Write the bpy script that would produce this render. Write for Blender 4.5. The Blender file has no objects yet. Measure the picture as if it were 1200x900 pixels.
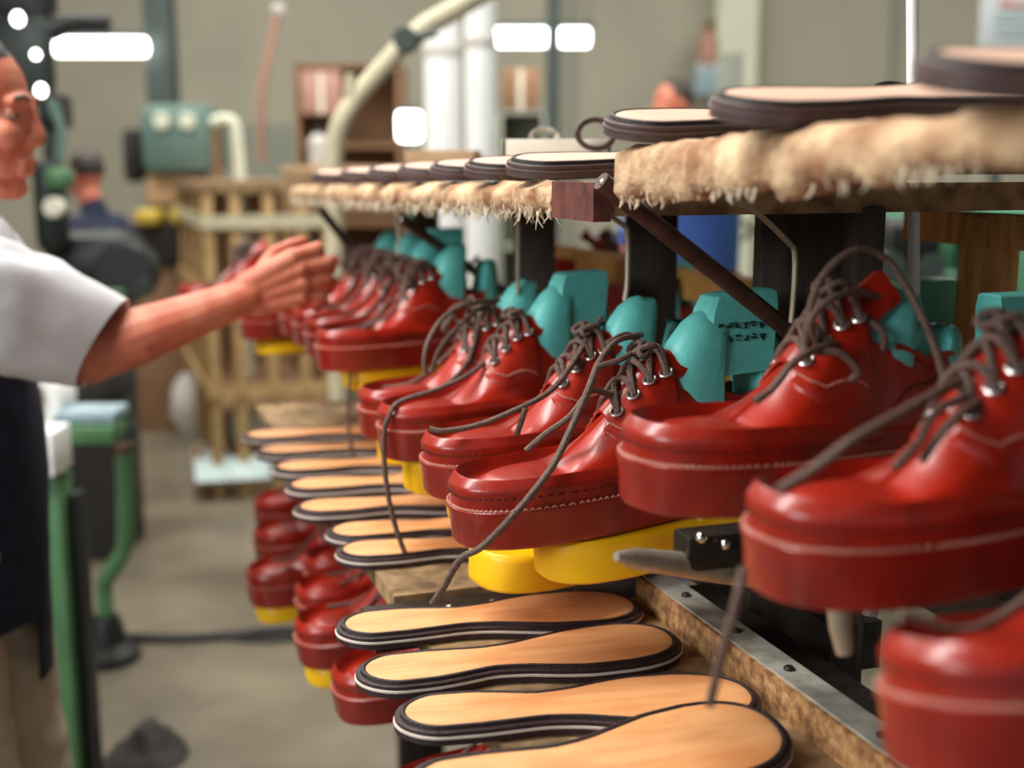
import bpy, math, random
from mathutils import Vector, Matrix, Euler
from mathutils.noise import noise as pnoise
V = Vector
PI = math.pi
sc = bpy.context.scene
COL = sc.collection

# ------------------------------------------------------------------ camera
F = 1450.0; TH = math.radians(10.2); CH = 1.55
cd = bpy.data.cameras.new('camera'); cam = bpy.data.objects.new('camera', cd); COL.objects.link(cam)
cam.location = (0, 0, CH); cam.rotation_euler = (PI/2 - TH, 0, 0)
cd.sensor_width = 36; cd.lens = F/1200*36; cd.clip_start = 0.02
cd.dof.use_dof = True; cd.dof.focus_distance = 1.17; cd.dof.aperture_fstop = 2.9
sc.camera = cam
def ray(px, py):
    dx = (px-600)/F; dy = (450-py)/F
    return V((dx, math.cos(TH)+dy*math.sin(TH), -math.sin(TH)+dy*math.cos(TH)))
def PY(px, py, Y):          # point of the place seen at a pixel, Y metres away
    r = ray(px, py); return V((0, 0, CH)) + r*(Y/r.y)
def PZ(px, py, Z):          # point of the place seen at a pixel, at height Z
    r = ray(px, py); return V((0, 0, CH)) + r*((Z-CH)/r.z)

# ------------------------------------------------------------------ materials
def srgb(r, g, b):
    f = lambda c: (c/255/12.92) if c/255 <= .04045 else ((c/255+.055)/1.055)**2.4
    return (f(r), f(g), f(b), 1)
def mat(name, col, rough=.5, metal=0, var=.12, vscale=30, bump=0, bscale=120, coat=0, col2=None, emit=0, stretch=None, spec=.5, detail=4, lo=.35, hi=.65):
    m = bpy.data.materials.new(name); m.use_nodes = True
    nt = m.node_tree; N = nt.nodes; L = nt.links
    b = N['Principled BSDF']
    c = srgb(*col)
    b.inputs['Roughness'].default_value = rough; b.inputs['Metallic'].default_value = metal
    b.inputs['Specular IOR Level'].default_value = spec
    b.inputs['Coat Weight'].default_value = coat; b.inputs['Coat Roughness'].default_value = .18
    tc = N.new('ShaderNodeTexCoord'); mp = N.new('ShaderNodeMapping'); L.new(tc.outputs['Object'], mp.inputs['Vector'])
    if stretch: mp.inputs['Scale'].default_value = stretch
    nz = N.new('ShaderNodeTexNoise'); nz.inputs['Scale'].default_value = vscale; nz.inputs['Detail'].default_value = detail
    L.new(mp.outputs[0], nz.inputs['Vector'])
    rp = N.new('ShaderNodeValToRGB'); L.new(nz.outputs[0], rp.inputs[0])
    e = rp.color_ramp.elements
    d = srgb(*col2) if col2 else tuple(x*(1-2*var) for x in c[:3]) + (1,)
    e[0].position = lo; e[1].position = hi
    e[0].color = d; e[1].color = c
    L.new(rp.outputs[0], b.inputs['Base Color'])
    if bump:
        n2 = N.new('ShaderNodeTexNoise'); n2.inputs['Scale'].default_value = bscale; n2.inputs['Detail'].default_value = 3
        L.new(mp.outputs[0], n2.inputs['Vector'])
        bp = N.new('ShaderNodeBump'); bp.inputs['Strength'].default_value = bump; bp.inputs['Distance'].default_value = .004
        L.new(n2.outputs[0], bp.inputs['Height']); L.new(bp.outputs[0], b.inputs['Normal'])
    if emit:
        b.inputs['Emission Color'].default_value = c; b.inputs['Emission Strength'].default_value = emit
    return m
M = {}
M['red'] = mat('red_leather', (172, 35, 15), .33, var=.22, vscale=24, bump=.10, bscale=420, coat=.35, detail=6)
M['redwall'] = mat('red_leather_wrap', (160, 32, 20), .30, var=.16, vscale=20, bump=.06, bscale=420, coat=.4)
M['reddark'] = mat('red_lining', (120, 28, 20), .6)
M['lace'] = mat('brown_lace', (118, 92, 80), .6, var=.25, vscale=300, bump=.4, bscale=900)
M['thread'] = mat('pale_thread', (214, 150, 130), .7)
M['threaddark'] = mat('dark_thread', (84, 22, 20), .7)
M['eyelet'] = mat('steel_eyelet', (215, 205, 200), .25, metal=.9)
M['teal'] = mat('teal_plastic', (104, 204, 196), .45, var=.06, vscale=60, bump=.1, bscale=300)
M['tealdark'] = mat('hole_dark', (20, 50, 46), .7)
M['hole_shade'] = mat('hole_brown', (30, 18, 16), .8)
M['ink'] = mat('ink', (16, 52, 50), .7)
M['yellow'] = mat('yellow_plastic', (252, 200, 10), .42, var=.08, vscale=14, col2=(240, 178, 10))
M['arm'] = mat('pale_steel', (190, 180, 165), .4, metal=.7, var=.2, vscale=40)
M['darksteel'] = mat('dark_steel', (58, 52, 46), .45, metal=.6, var=.25, vscale=50)
M['bolt'] = mat('bright_bolt', (225, 220, 210), .2, metal=1)
M['insole'] = mat('tan_leather', (234, 170, 112), .6, var=.1, vscale=10, stretch=(1.2, 6, 4), bump=.1, bscale=200, col2=(216, 142, 84), detail=7)
M['welt'] = mat('dark_welt', (58, 36, 36), .5, var=.2, vscale=200, bump=.3, bscale=500)
M['welt3'] = mat('brown_grey_welt', (84, 64, 60), .5)
M['insole2'] = mat('pink_tan_leather', (236, 190, 164), .6, var=.06, vscale=10)
M['welt2'] = mat('grey_brown_welt', (104, 82, 78), .5)
M['midline'] = mat('pale_midsole_glint', (226, 208, 194), .35, var=.08)  # sole edge's bright glint is put into this pale midsole colour
M['rib'] = mat('dark_rib', (44, 26, 26), .5, var=.3, vscale=260, bump=.4, bscale=600)
M['pbrd'] = mat('particle_board', (196, 150, 98), .75, vscale=90, col2=(124, 82, 48), bump=.5, bscale=160, stretch=(1, 1, 1), detail=8)
M['pbrd2'] = mat('worn_board', (166, 134, 94), .75, vscale=34, col2=(100, 76, 50), bump=.3, bscale=120, detail=9)
M['strip'] = mat('grey_metal_strip', (196, 196, 184), .42, metal=.35, vscale=40, col2=(150, 148, 136), detail=8)
M['felt'] = mat('jute_felt', (222, 190, 150), .95, vscale=26, col2=(150, 106, 74), bump=.8, bscale=140, detail=8)
M['fray'] = mat('frayed_fibre', (238, 222, 190), .95, vscale=60, var=.12)
M['darkwood'] = mat('dark_wood', (60, 48, 36), .7, vscale=22, col2=(36, 28, 22), stretch=(4, 4, .6), bump=.2, bscale=60)
M['rust'] = mat('brown_bar', (84, 58, 46), .45, metal=.3, vscale=60, col2=(56, 36, 30))
M['wood'] = mat('ochre_wood', (222, 172, 98), .65, vscale=18, col2=(186, 132, 66), stretch=(5, 5, .7), bump=.15, bscale=70)
M['wood2'] = mat('pale_wood', (196, 164, 112), .75, vscale=14, col2=(158, 122, 76), stretch=(5, 5, .7))
M['rod'] = mat('pale_rod', (186, 172, 150), .4, metal=.5)
M['white'] = mat('white_paint', (250, 250, 246), .45, var=.04)
M['card'] = mat('white_card', (232, 226, 208), .8, var=.08, vscale=20)
M['cardb'] = mat('buff_card', (196, 160, 120), .85, var=.12, vscale=12)
M['black'] = mat('black_iron', (15, 16, 15), .5, var=.2)
M['dgreen'] = mat('dark_green_iron', (26, 37, 31), .5, var=.25, vscale=8)
M['green'] = mat('green_paint', (78, 122, 80), .5, var=.1, vscale=9)
M['mint'] = mat('mint_paint', (120, 190, 150), .5, var=.08, vscale=6)
M['tealpaint'] = mat('teal_grey_paint', (96, 122, 113), .5, var=.1, vscale=5)
M['ybright'] = mat('yellow_paint', (206, 176, 62), .5)
M['skin'] = mat('skin', (214, 134, 104), .5, var=.07, vscale=22, col2=(192, 98, 72), bump=.12, bscale=240)
M['shirt'] = mat('white_cotton', (232, 232, 236), .85, var=.04, vscale=14, bump=.25, bscale=30)
M['navy'] = mat('navy_cloth', (30, 40, 66), .85, vscale=30, col2=(20, 26, 44), bump=.2, bscale=60)
M['beige'] = mat('beige_cloth', (206, 188, 162), .85, var=.08, vscale=16, bump=.2, bscale=40)
M['hair'] = mat('dark_hair', (58, 46, 40), .6, vscale=120, var=.3, bump=.5, bscale=300)
M['ghair'] = mat('grey_hair', (92, 84, 78), .6, vscale=120, var=.3, bump=.5, bscale=300)
M['bluecloth'] = mat('blue_cloth', (52, 84, 156), .8)
M['brown'] = mat('brown_board', (140, 104, 74), .8, var=.1, vscale=5)
M['pipe'] = mat('cream_pipe', (206, 196, 164), .5, var=.08, vscale=12)
M['glass'] = mat('eye_white', (176, 156, 146), .2)
M['iris'] = mat('iris', (36, 26, 22), .2)
M['tube'] = mat('lit_tube', (255, 255, 250), .5, emit=9)
M['bag'] = mat('white_bag', (208, 202, 194), .7, var=.1, vscale=8)
M['paleblue'] = mat('pale_blue_card', (196, 214, 212), .7, var=.1, vscale=10)
M['bluegrey'] = mat('blue_grey_box', (150, 172, 180), .6)
M['pinkish'] = mat('pinkish_plastic', (186, 140, 122), .6)
M['redmark'] = mat('red_print', (196, 96, 88), .7)
M['cable'] = mat('black_cable', (24, 22, 22), .6)
M['dirt'] = mat('dirty_black', (40, 36, 32), .8)
M['wall'] = mat('wall_plaster', (172, 168, 150), .85, vscale=1.1, col2=(161, 157, 140), bump=.1, bscale=60)
M['walldado'] = mat('wall_dado', (150, 152, 138), .8, vscale=1.3, col2=(142, 144, 130))
M['ceil'] = mat('ceiling_paint', (190, 184, 166), .9, var=.05, vscale=1)
M['concrete'] = mat('floor_concrete', (132, 122, 104), .28, vscale=1.6, col2=(92, 84, 72), bump=.12, bscale=16, detail=9)
M['column'] = mat('pale_column', (212, 214, 190), .7, var=.04, vscale=2)

# ------------------------------------------------------------------ geometry
class G:
    def __init__(s): s.v = []; s.f = []
    def add(s, vs, fs):
        o = len(s.v); s.v += [V(p) for p in vs]; s.f += [tuple(i+o for i in f) for f in fs]; return s
    def loft(s, rings, closed=True, cap0=True, cap1=True):
        n = len(rings[0]); vs = [p for r in rings for p in r]; fs = []
        for i in range(len(rings)-1):
            for j in range(n if closed else n-1):
                k = (j+1) % n
                fs.append((i*n+j, i*n+k, (i+1)*n+k, (i+1)*n+j))
        if closed and cap0: fs.append(tuple(range(n-1, -1, -1)))
        if closed and cap1: b = (len(rings)-1)*n; fs.append(tuple(b+i for i in range(n)))
        return s.add(vs, fs)
    def box(s, c, d, R=None, bev=0):
        c = V(c); x, y, z = d[0]/2, d[1]/2, d[2]/2
        if bev <= 0:
            vs = [V((a*x, b*y, e*z)) for e in (-1, 1) for b in (-1, 1) for a in (-1, 1)]
            fs = [(0, 2, 3, 1), (4, 5, 7, 6), (0, 1, 5, 4), (2, 6, 7, 3), (0, 4, 6, 2), (1, 3, 7, 5)]
        else:
            b = min(bev, x*.9, y*.9, z*.9); rings = []
            def rr(ix, zz):
                out = []
                for (sx, sy, a0) in ((1, 1, 0), (-1, 1, 90), (-1, -1, 180), (1, -1, 270)):
                    for a in (0, 45, 90):
                        t = math.radians(a0+a)
                        out.append(V((sx*(x-b)+(b-ix)*math.cos(t), sy*(y-b)+(b-ix)*math.sin(t), zz)))
                return out
            rings = [rr(b*.99, -z), rr(b*.3, -z+b*.3), rr(0, -z+b), rr(0, z-b), rr(b*.3, z-b*.3), rr(b*.99, z)]
            g = G().loft(rings); vs, fs = g.v, g.f
        if R is not None: vs = [R @ p for p in vs]
        return s.add([p+c for p in vs], fs)
    def tube(s, path, r, n=8, cap=True):
        path = [V(p) for p in path]; m = len(path)
        rs = r if isinstance(r, (list, tuple)) else [r]*m
        t0 = (path[1]-path[0]).normalized()
        u = t0.orthogonal().normalized(); rings = []
        for i in range(m):
            t = (path[min(i+1, m-1)]-path[max(i-1, 0)])
            t = t.normalized() if t.length > 1e-9 else t0
            u = (u - t*u.dot(t))
            u = u.normalized() if u.length > 1e-6 else t.orthogonal().normalized()
            w = t.cross(u)
            rings.append([path[i]+(u*math.cos(2*PI*k/n)+w*math.sin(2*PI*k/n))*rs[i] for k in range(n)])
        return s.loft(rings, True, cap, cap)
    def ball(s, c, r, R=None, nu=16, nv=10):
        if not isinstance(r, (tuple, list)): r = (r, r, r)
        rings = []
        for i in range(nv+1):
            a = -PI/2 + PI*(.02+.96*i/nv)
            rings.append([V((r[0]*math.cos(a)*math.cos(2*PI*k/nu), r[1]*math.cos(a)*math.sin(2*PI*k/nu), r[2]*math.sin(a))) for k in range(nu)])
        if R is not None: rings = [[R @ p for p in q] for q in rings]
        return s.loft([[p+V(c) for p in q] for q in rings])
    def cap(s, a, b, ra, rb, n=14):          # tapered capsule
        a = V(a); b = V(b); d = (b-a).normalized(); pts = []; rs = []
        for i in range(5):
            t = PI/2*(1-i/4); pts.append(a-d*ra*math.sin(t)*.98); rs.append(max(ra*math.cos(t), ra*.15))
        for i in range(5):
            t = PI/2*i/4; pts.append(b+d*rb*math.sin(t)*.98); rs.append(max(rb*math.cos(t), rb*.15))
        return s.tube(pts, rs, n)
    def lathe(s, prof, c=(0, 0, 0), n=20, R=None):
        rings = [[V((r*math.cos(2*PI*k/n), r*math.sin(2*PI*k/n), z)) for k in range(n)] for r, z in prof]
        if R is not None: rings = [[R @ p for p in q] for q in rings]
        return s.loft([[p+V(c) for p in q] for q in rings])
    def xf(s, Mx): s.v = [Mx @ p for p in s.v]; return s
    def build(s, name, m, parent=None, local=False, ang=38, bevel=0):
        me = bpy.data.meshes.new(name); off = V((0, 0, 0))
        if parent is not None and not local:
            p = parent
            while p is not None: off += V(p.location); p = p.parent
        me.from_pydata([tuple(p-off) for p in s.v], [], s.f); me.validate(); me.update()
        me.polygons.foreach_set('use_smooth', [True]*len(me.polygons))
        me.set_sharp_from_angle(angle=math.radians(ang))
        me.materials.append(M[m] if isinstance(m, str) else m)
        o = bpy.data.objects.new(name, me); COL.objects.link(o)
        if parent is not None: o.parent = parent
        if bevel:
            b = o.modifiers.new('bevel', 'BEVEL'); b.width = bevel; b.segments = 2; b.limit_method = 'ANGLE'
        return o
def smooth(pts, k=6):
    pts = [V(p) for p in pts]; out = []
    P_ = [pts[0]*2-pts[1]] + pts + [pts[-1]*2-pts[-2]]
    for i in range(1, len(P_)-2):
        a, b, c, d = P_[i-1:i+3]
        for j in range(k):
            t = j/k
            out.append(.5*((2*b)+(c-a)*t+(2*a-5*b+4*c-d)*t*t+(3*b-a-3*c+d)*t**3))
    out.append(pts[-1]); return out
def thing(name, label, cat, loc=(0, 0, 0), rot=None, group=None):
    o = bpy.data.objects.new(name, None); COL.objects.link(o); o.location = loc; o.empty_display_size = .05
    if rot is not None: o.rotation_euler = rot
    return tag(o, label, cat, group)
def tag(o, label, cat, group=None):
    o['label'] = label; o['category'] = cat
    if group: o['group'] = group
    return o
def struct(o): o['kind'] = 'structure'; return o
def stuff(o): o['kind'] = 'stuff'; return o
def sst(a, b, x):
    t = min(1, max(0, (x-a)/(b-a))); return t*t*(3-2*t)
def lerp(a, b, t): return a+(b-a)*t
def interp(tab, x):
    if x <= tab[0][0]: return tab[0][1]
    for (a, b), (c, d) in zip(tab, tab[1:]):
        if x <= c: return lerp(b, d, (x-a)/(c-a))
    return tab[-1][1]

# ------------------------------------------------------------------ the room
def slab(name, c, d, m): return struct(G().box(c, d).build(name, m))
slab('floor', (0, 4.5, -.05), (18, 17, .1), 'concrete')
slab('wall_back', (0, 12.1, 2.6), (18, .2, 5.2), 'wall')
slab('wall_left', (-7.1, 4.5, 2.6), (.2, 15, 5.2), 'wall')
slab('wall_right', (8.1, 4.5, 2.6), (.2, 15, 5.2), 'wall')
slab('ceiling', (.5, 4.5, 5.25), (15.6, 15, .1), 'ceil')
def vtrim(name, px, w, m, Y=11.96, dy=.1):
    p = PY(px, 100, Y); wd = w/F*Y
    return slab(name, (p.x, Y, 2.6), (wd, dy, 5.18), m)
vtrim('trim_1', 1046, 7, 'walldado'); vtrim('trim_2', 668, 8, 'walldado')
p1 = PY(330, 150, 11.95)
slab('trim_3', (p1.x-.2, 11.97, .95), (2.2, .06, 1.9), 'walldado')
# lighter pier of the wall
vtrim('trim_4', 858, 46, 'column', 11.8, .4)

# ------------------------------------------------------------------ rack coordinates
AX = V((-.326, .945, 0)); NX = V((.945, .326, 0)); PHI = math.atan2(.326, .945)
RZ = Matrix.Rotation(PHI, 3, 'Z')
def R(Y0, w, Z): return V((.25-.345*Y0+.945*w, Y0+.326*w, Z))
def rbox(g, Ya, Yb, w0, w1, za, zb=None):     # board along the rack, za=(bottom,top) at Ya, zb at Yb
    zb = zb or za; vs = []
    for Y, z in ((Ya, za), (Yb, zb)):
        for zz in z:
            for w in (w0, w1): vs.append(R(Y, w, zz))
    g.add(vs, [(0, 1, 3, 2), (4, 6, 7, 5), (0, 4, 5, 1), (2, 3, 7, 6), (0, 2, 6, 4), (1, 5, 7, 3)]); return g

# ------------------------------------------------------------------ shoe model (toe along +x, sole bottom at z=0)
XS, XE, AT, AH = .046, .222, .083, .046
def halfw(x): return interp([(0, .038), (.046, .038), (.10, .039), (.15, .046), (.195, .0525), (.222, .053), (.31, .053)], x)
def outline(n=72, grow=0.0):
    out = []
    for k in range(n):
        a = 2*PI*k/n; c, s = math.cos(a), math.sin(a)
        out.append(a)
    return out
def opoint(a, s=1.0, grow=0.0):
    """plan point of the shoe for angle a (0 = toe) at fraction s of the way from spine to edge; also its spine x"""
    a = a % (2*PI); sg = 1 if a <= PI else -1
    t = a if a <= PI else 2*PI-a          # 0 toe .. PI heel
    q1, q2 = .32*PI, .76*PI               # toe arc, sides, heel arc
    if t < q1:
        b = t/q1*PI/2; ex = 2/2.5
        x = XE + (AT+grow)*s*math.cos(b)**ex; y = (halfw(XE)+grow)*s*math.sin(b)**ex; sx = XE
    elif t < q2:
        sx = lerp(XE, XS, (t-q1)/(q2-q1)); x = sx; y = (halfw(sx)+grow)*s
    else:
        b = PI/2+(t-q2)/(PI-q2)*PI/2; ex = 2/2.2
        x = XS - (AH+grow)*s*abs(math.cos(b))**ex; y = (halfw(XS)+grow)*s*abs(math.sin(b))**ex; sx = XS
    bend = .006*math.sin(max(0, min(1, x/.305))*PI)      # slight foot curve
    return x, sg*y + bend*.6, sx
HT = [(.0, .07), (.07, .09), (.11, .146), (.122, .152), (.14, .141), (.16, .121), (.18, .098), (.20, .079), (.222, .062)]
def top(s, sx):
    zr = .058
    H = interp(HT, sx)
    rim = sst(.125, .185, sx)
    q = min(1, max(0, s/.88))
    zf = zr + (H-zr)*(1-q**lerp(2.7, 1.5, sst(.125, .20, sx)))
    zf += rim*(.0090*math.exp(-((s-.935)/.045)**2) - .0060*math.exp(-((s-.78)/.10)**2))
    zc = interp([(.03, .116), (.06, .106), (.09, .120), (.115, .144), (.13, .150)], sx)
    if s > .60: zb = zr + (zc-zr)*((1-s)/.40)**.8
    else: zb = lerp(.062, zc-.002, sst(.46, .60, s))
    b = sst(.084, .117, sx)
    return lerp(zb, zf, b)
def spt(a, s, dz=0):
    x, y, sx = opoint(a, s); return V((x, y, top(s, sx)+dz))
def at(x, y, dz=0):          # point on the upper's top surface above plan position x,y
    yy = y - .0036*math.sin(max(0, min(1, x/.305))*PI)
    if x > XE:
        u = ((x-XE)/AT)**2.5 + (abs(yy)/halfw(XE))**2.5; s = u**(1/2.5); sx = XE
    else:
        sx = max(XS, x); s = abs(yy)/halfw(sx)
    return V((x, y, top(min(s, 1), sx)+dz))
NS = 150
ANG = [2*PI*k/NS for k in range(NS)]
def ringz(grow, z): return [V((*opoint(a, 1, grow)[:2], z)) for a in ANG]
def proto_meshes():
    d = {}
    g = G(); g.loft([ringz(-.006, .0), ringz(-.001, .002), ringz(.0005, .006), ringz(.002, .031), ringz(.0035, .035), ringz(.0035, .0375), ringz(.001, .0395), ringz(-.01, .0395)])
    d['sole'] = g
    g = G(); rings = [ringz(-.0005, .037), ringz(-.0005, .044), ringz(.0005, .052), [V((*opoint(a, 1, .0012)[:2], .056)) for a in ANG]]
    for s in (1, .985, .96, .935, .91, .885, .86, .83, .80, .76, .71, .66, .62, .60, .575, .55, .52, .49, .46, .40, .33, .26, .18, .10, .04):
        rings.append([spt(a, s) for a in ANG])
    g.loft(rings); d['upper'] = g
    # welt stitching
    g = G(); n = 150
    for k in range(n):
        a0 = 2*PI*(k+.15)/n; a1 = 2*PI*(k+.8)/n
        x0, y0, _ = opoint(a0, 1, .0022); x1, y1, _ = opoint(a1, 1, .0022)
        g.tube([V((x0, y0, .0385)), V(((x0+x1)/2, (y0+y1)/2, .0402)), V((x1, y1, .0385))], .0009, 5)
    d['welt_stitch'] = g
    g = G(); n = 110
    for k in range(n):
        a0 = 2*PI*(k+.2)/n
        t = a0 if a0 < PI else 2*PI-a0
        if t > .60*PI: continue
        a1 = 2*PI*(k+.7)/n
        x0, y0, _ = opoint(a0, 1, .0008); x1, y1, _ = opoint(a1, 1, .0008)
        g.tube([V((x0, y0, .0495)), V((x1, y1, .0495))], .0008, 4)
    d['rim_stitch'] = g
    # groove piping round the collar
    pts = []
    for k in range(0, 49):
        t = lerp(.64*PI, 1.36*PI, k/48); pts.append(spt(t, .625, .0020))
    d['collar'] = G().tube(pts, .0030, 8)
    # tongue
    rows = []
    for i in range(9):
        x = lerp(.178, .092, i/8); row = []
        for j in range(9):
            u = -1+2*j/8; w = lerp(.020, .0265, i/8)*(.80 if i == 8 else .95 if i == 7 else 1)
            zz = max(at(max(x, .125), u*w).z + .002, 0) if x > .118 else lerp(.152, .172, (.118-x)/.026) - .020*u*u
            if x > .118: zz += .004*(1-u*u)
            row.append(V((x - (.006*u*u if i == 8 else 0), u*w, zz+.002)))
        rows.append(row)
    g = G(); lowr = [[p-V((0, 0, .003)) for p in r] for r in rows]
    g.loft([r+list(reversed(l)) for r, l in zip(rows, lowr)]); d['tongue'] = g
    # eyelet facings
    for nm, sg in (('facing', 1), ('facing ', -1)):
        rows = []
        for i in range(11):
            x = lerp(.182, .121, i/10); t = i/10
            y0 = lerp(.013, .017, t); y1 = interp([(0, .022), (.12, .034), (.3, .0385), (1, .040)], t)
            if i == 0: y0 = .017
            rows.append([at(x, sg*lerp(y0, y1, j/6), .0042 if 0 < j < 6 else .003) for j in range(7)])
        lo = [[p-V((0, 0, .006)) for p in r] for r in rows]
        g = G().loft([r+list(reversed(l)) for r, l in zip(rows, lo)])
        d['facing_%d' % sg] = g
        edge = []
        for i in range(11):
            x = lerp(.178, .124, i/10); t = i/10
            edge.append(at(x, sg*(interp([(0, .022), (.12, .034), (.3, .0385), (1, .040)], t)-.0035), .0052))
        st = [at(.179, sg*.014, .0055)] + edge
        d['facestitch_%d' % sg] = G().tube(smooth(st, 3), .0007, 5)
    # side seam lines
    for sg in (1, -1):
        pts = [at(lerp(.13, .05, i/8), sg*lerp(.043, .030, i/8), .0012) for i in range(9)]
        d['seam_%d' % sg] = G().tube(pts, .0008, 5)
    EY = []
    for i in range(4):
        x = lerp(.170, .127, i/3)
        for sg in (1, -1):
            p = at(x, sg*lerp(.0185, .0225, i/3), .0052)
            nrm = (at(x, sg*.017, 0)-at(x, sg*.025, 0)); nrm = V((0, -nrm.z*(1), abs(nrm.y))) if sg > 0 else V((0, -nrm.z, abs(nrm.y)))
            EY.append((i, sg, p))
    for (i, sg, p) in EY:
        g = G(); q = []
        tilt = Matrix.Rotation(-sg*math.radians(32), 3, 'X') @ Matrix.Rotation(math.radians(28), 3, 'Y')
        for k in range(13):
            a = 2*PI*k/12; q.append(p + tilt @ V((.0052*math.cos(a), .0052*math.sin(a), .0008)))
        g.tube(q, .0014, 6, cap=False)
        d['eyelet_%d_%d' % (i, sg)] = g
        h = G(); h.loft([[p + tilt @ V((r_*math.cos(2*PI*k/12), r_*math.sin(2*PI*k/12), z_)) for k in range(12)] for r_, z_ in ((.0047, -.002), (.0047, .0006), (.0004, .0006))]); d['eyehole_%d_%d' % (i, sg)] = h  # flat dark disc gives the eyelet hole its shade by colour
    d['_ey'] = EY
    return d
PD = proto_meshes()
EYP = {(i, sg): p for i, sg, p in PD['_ey']}
def cross_laces(g, r=.0029, rnd=None):
    rnd = rnd or random.Random(1)
    def over(p, q, h=.0125):
        pts = [p-V((0, 0, .003)), p+V((0, 0, .0022))]
        for f in (.25, .5, .75):
            c = lerp(p, q, f); a_ = at(c.x, c.y, h if f == .5 else h*.85)
            pts.append(a_+V((rnd.uniform(-.002, .002), 0, rnd.uniform(0, .003))))
        return smooth(pts+[q+V((0, 0, .0022)), q-V((0, 0, .003))], 5)
    for i in range(4):
        a = EYP[(i, 1)]; b = EYP[(i, -1)]
        if i < 3:
            g.tube(over(a, EYP[(i+1, -1)]), r, 7); g.tube(over(b, EYP[(i+1, 1)], .0155), r, 7)
        else: g.tube(over(a, b), r, 7)
    g.tube(over(EYP[(0, 1)], EYP[(0, -1)]), r, 7)
    # knot over the instep
    k = at(.138, 0, .019); q = []
    for i in range(40):
        u = 2*PI*i/39*2; q.append(k+V((.0065*math.sin(u*1.5), .012*math.sin(u), .005*math.cos(u*1.5+.6))))
    g.tube(q, r, 7)
    return g
SHM = {}
def shoe_obj(key, name, m, parent, sub=None):
    if key not in SHM:
        o = PD[key].build(name, m, sub or parent, local=True); SHM[key] = o.data
    else:
        o = bpy.data.objects.new(name, SHM[key]); COL.objects.link(o); o.parent = sub or parent
    return o
def shoe_matrix(toe, yaw, pitch, roll, scale=1.0):
    return Matrix.Translation(toe) @ Euler((math.radians(roll), math.radians(pitch), math.radians(yaw)), 'XYZ').to_matrix().to_4x4() @ Matrix.Diagonal((scale, 1, 1, 1)) @ Matrix.Translation(V((-.296, 0, 0)))
def default_laces(rnd):
    fr = []
    k = EYP[(3, 1)]; l = EYP[(3, -1)]
    mid = (k+l)/2+V((.004, 0, .012))
    for sg in (1, -1):
        y = sg*rnd.uniform(.012, .030); e = rnd.uniform(.19, .23)
        fr.append([mid, mid+V((.012, sg*.012, .012)), at(.17, y*1.2, .012), at(e, y*1.4, .004), at(e+.045, y*1.7, .004)])
        fr.append([mid, mid+V((.006, sg*.02, .018)), mid+V((.03, sg*.03, .016)), mid+V((.035, sg*.018, -.002)), mid+V((.008, 0, .001))])
    for j in range(3):
        sg = rnd.choice((-1, 1)); h = rnd.uniform(.012, .030); e = rnd.uniform(.02, .055)
        fr.append([mid, mid+V((.008, sg*.010, h*.7)), mid+V((e*.6, sg*rnd.uniform(.012, .03), h)), mid+V((e, sg*rnd.uniform(.016, .034), -.012)), mid+V((e*.55, sg*.02, -.020+.004)), mid+V((.0, sg*.012, -.002))])
    return fr
SHOES = []
def make_shoe(name_label, toe, yaw=203, pitch=0, roll=0, laces=None, wlaces=(), detail=2, seed=0, scale=1.0, group=None):
    Mx = shoe_matrix(toe, yaw, pitch, roll, scale)
    loc, rot, scl = Mx.decompose()
    o = thing('derby_shoe', name_label, 'shoe', loc, None, group or 'red derby shoes on the rack')
    o.rotation_euler = rot.to_euler(); o.scale = scl
    shoe_obj('sole', 'sole', 'redwall', o)
    up = shoe_obj('upper', 'upper', 'red', o)
    shoe_obj('tongue', 'tongue', 'red', o)
    for sg in (1, -1):
        f = shoe_obj('facing_%d' % sg, 'eyelet_facing', 'red', o)
        if detail > 0: shoe_obj('facestitch_%d' % sg, 'stitching', 'thread', o, f)
        if detail > 0: shoe_obj('seam_%d' % sg, 'seam', 'threaddark', o, up)
        for i in range(4):
            if detail > 0: shoe_obj('eyelet_%d_%d' % (i, sg), 'eyelet', 'eyelet', o, f)
            if detail > 1: shoe_obj('eyehole_%d_%d' % (i, sg), 'eyelet_hole', 'hole_shade', o, f)
    shoe_obj('collar', 'collar_piping', 'red', o, up)
    if detail > 0:
        shoe_obj('welt_stitch', 'welt_stitching', 'thread', o)
        shoe_obj('rim_stitch', 'rim_stitching', 'threaddark', o, up)
    rnd = random.Random(seed); g = cross_laces(G(), rnd=rnd)
    inv = Mx.inverted()
    fr = [] if (wlaces and laces is None) else (laces or default_laces(rnd))
    for p in fr: g.tube(smooth(p, 6), .0027, 7)
    for p in wlaces:
        pts = smooth([PY(*q) for q in p], 6)
        g.tube([inv @ q for q in pts], .0030, 8)
    g.build('lace', 'lace', o, local=True)
    SHOES.append((o, Mx, name_label)); return o, Mx
LAST = {}
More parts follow.
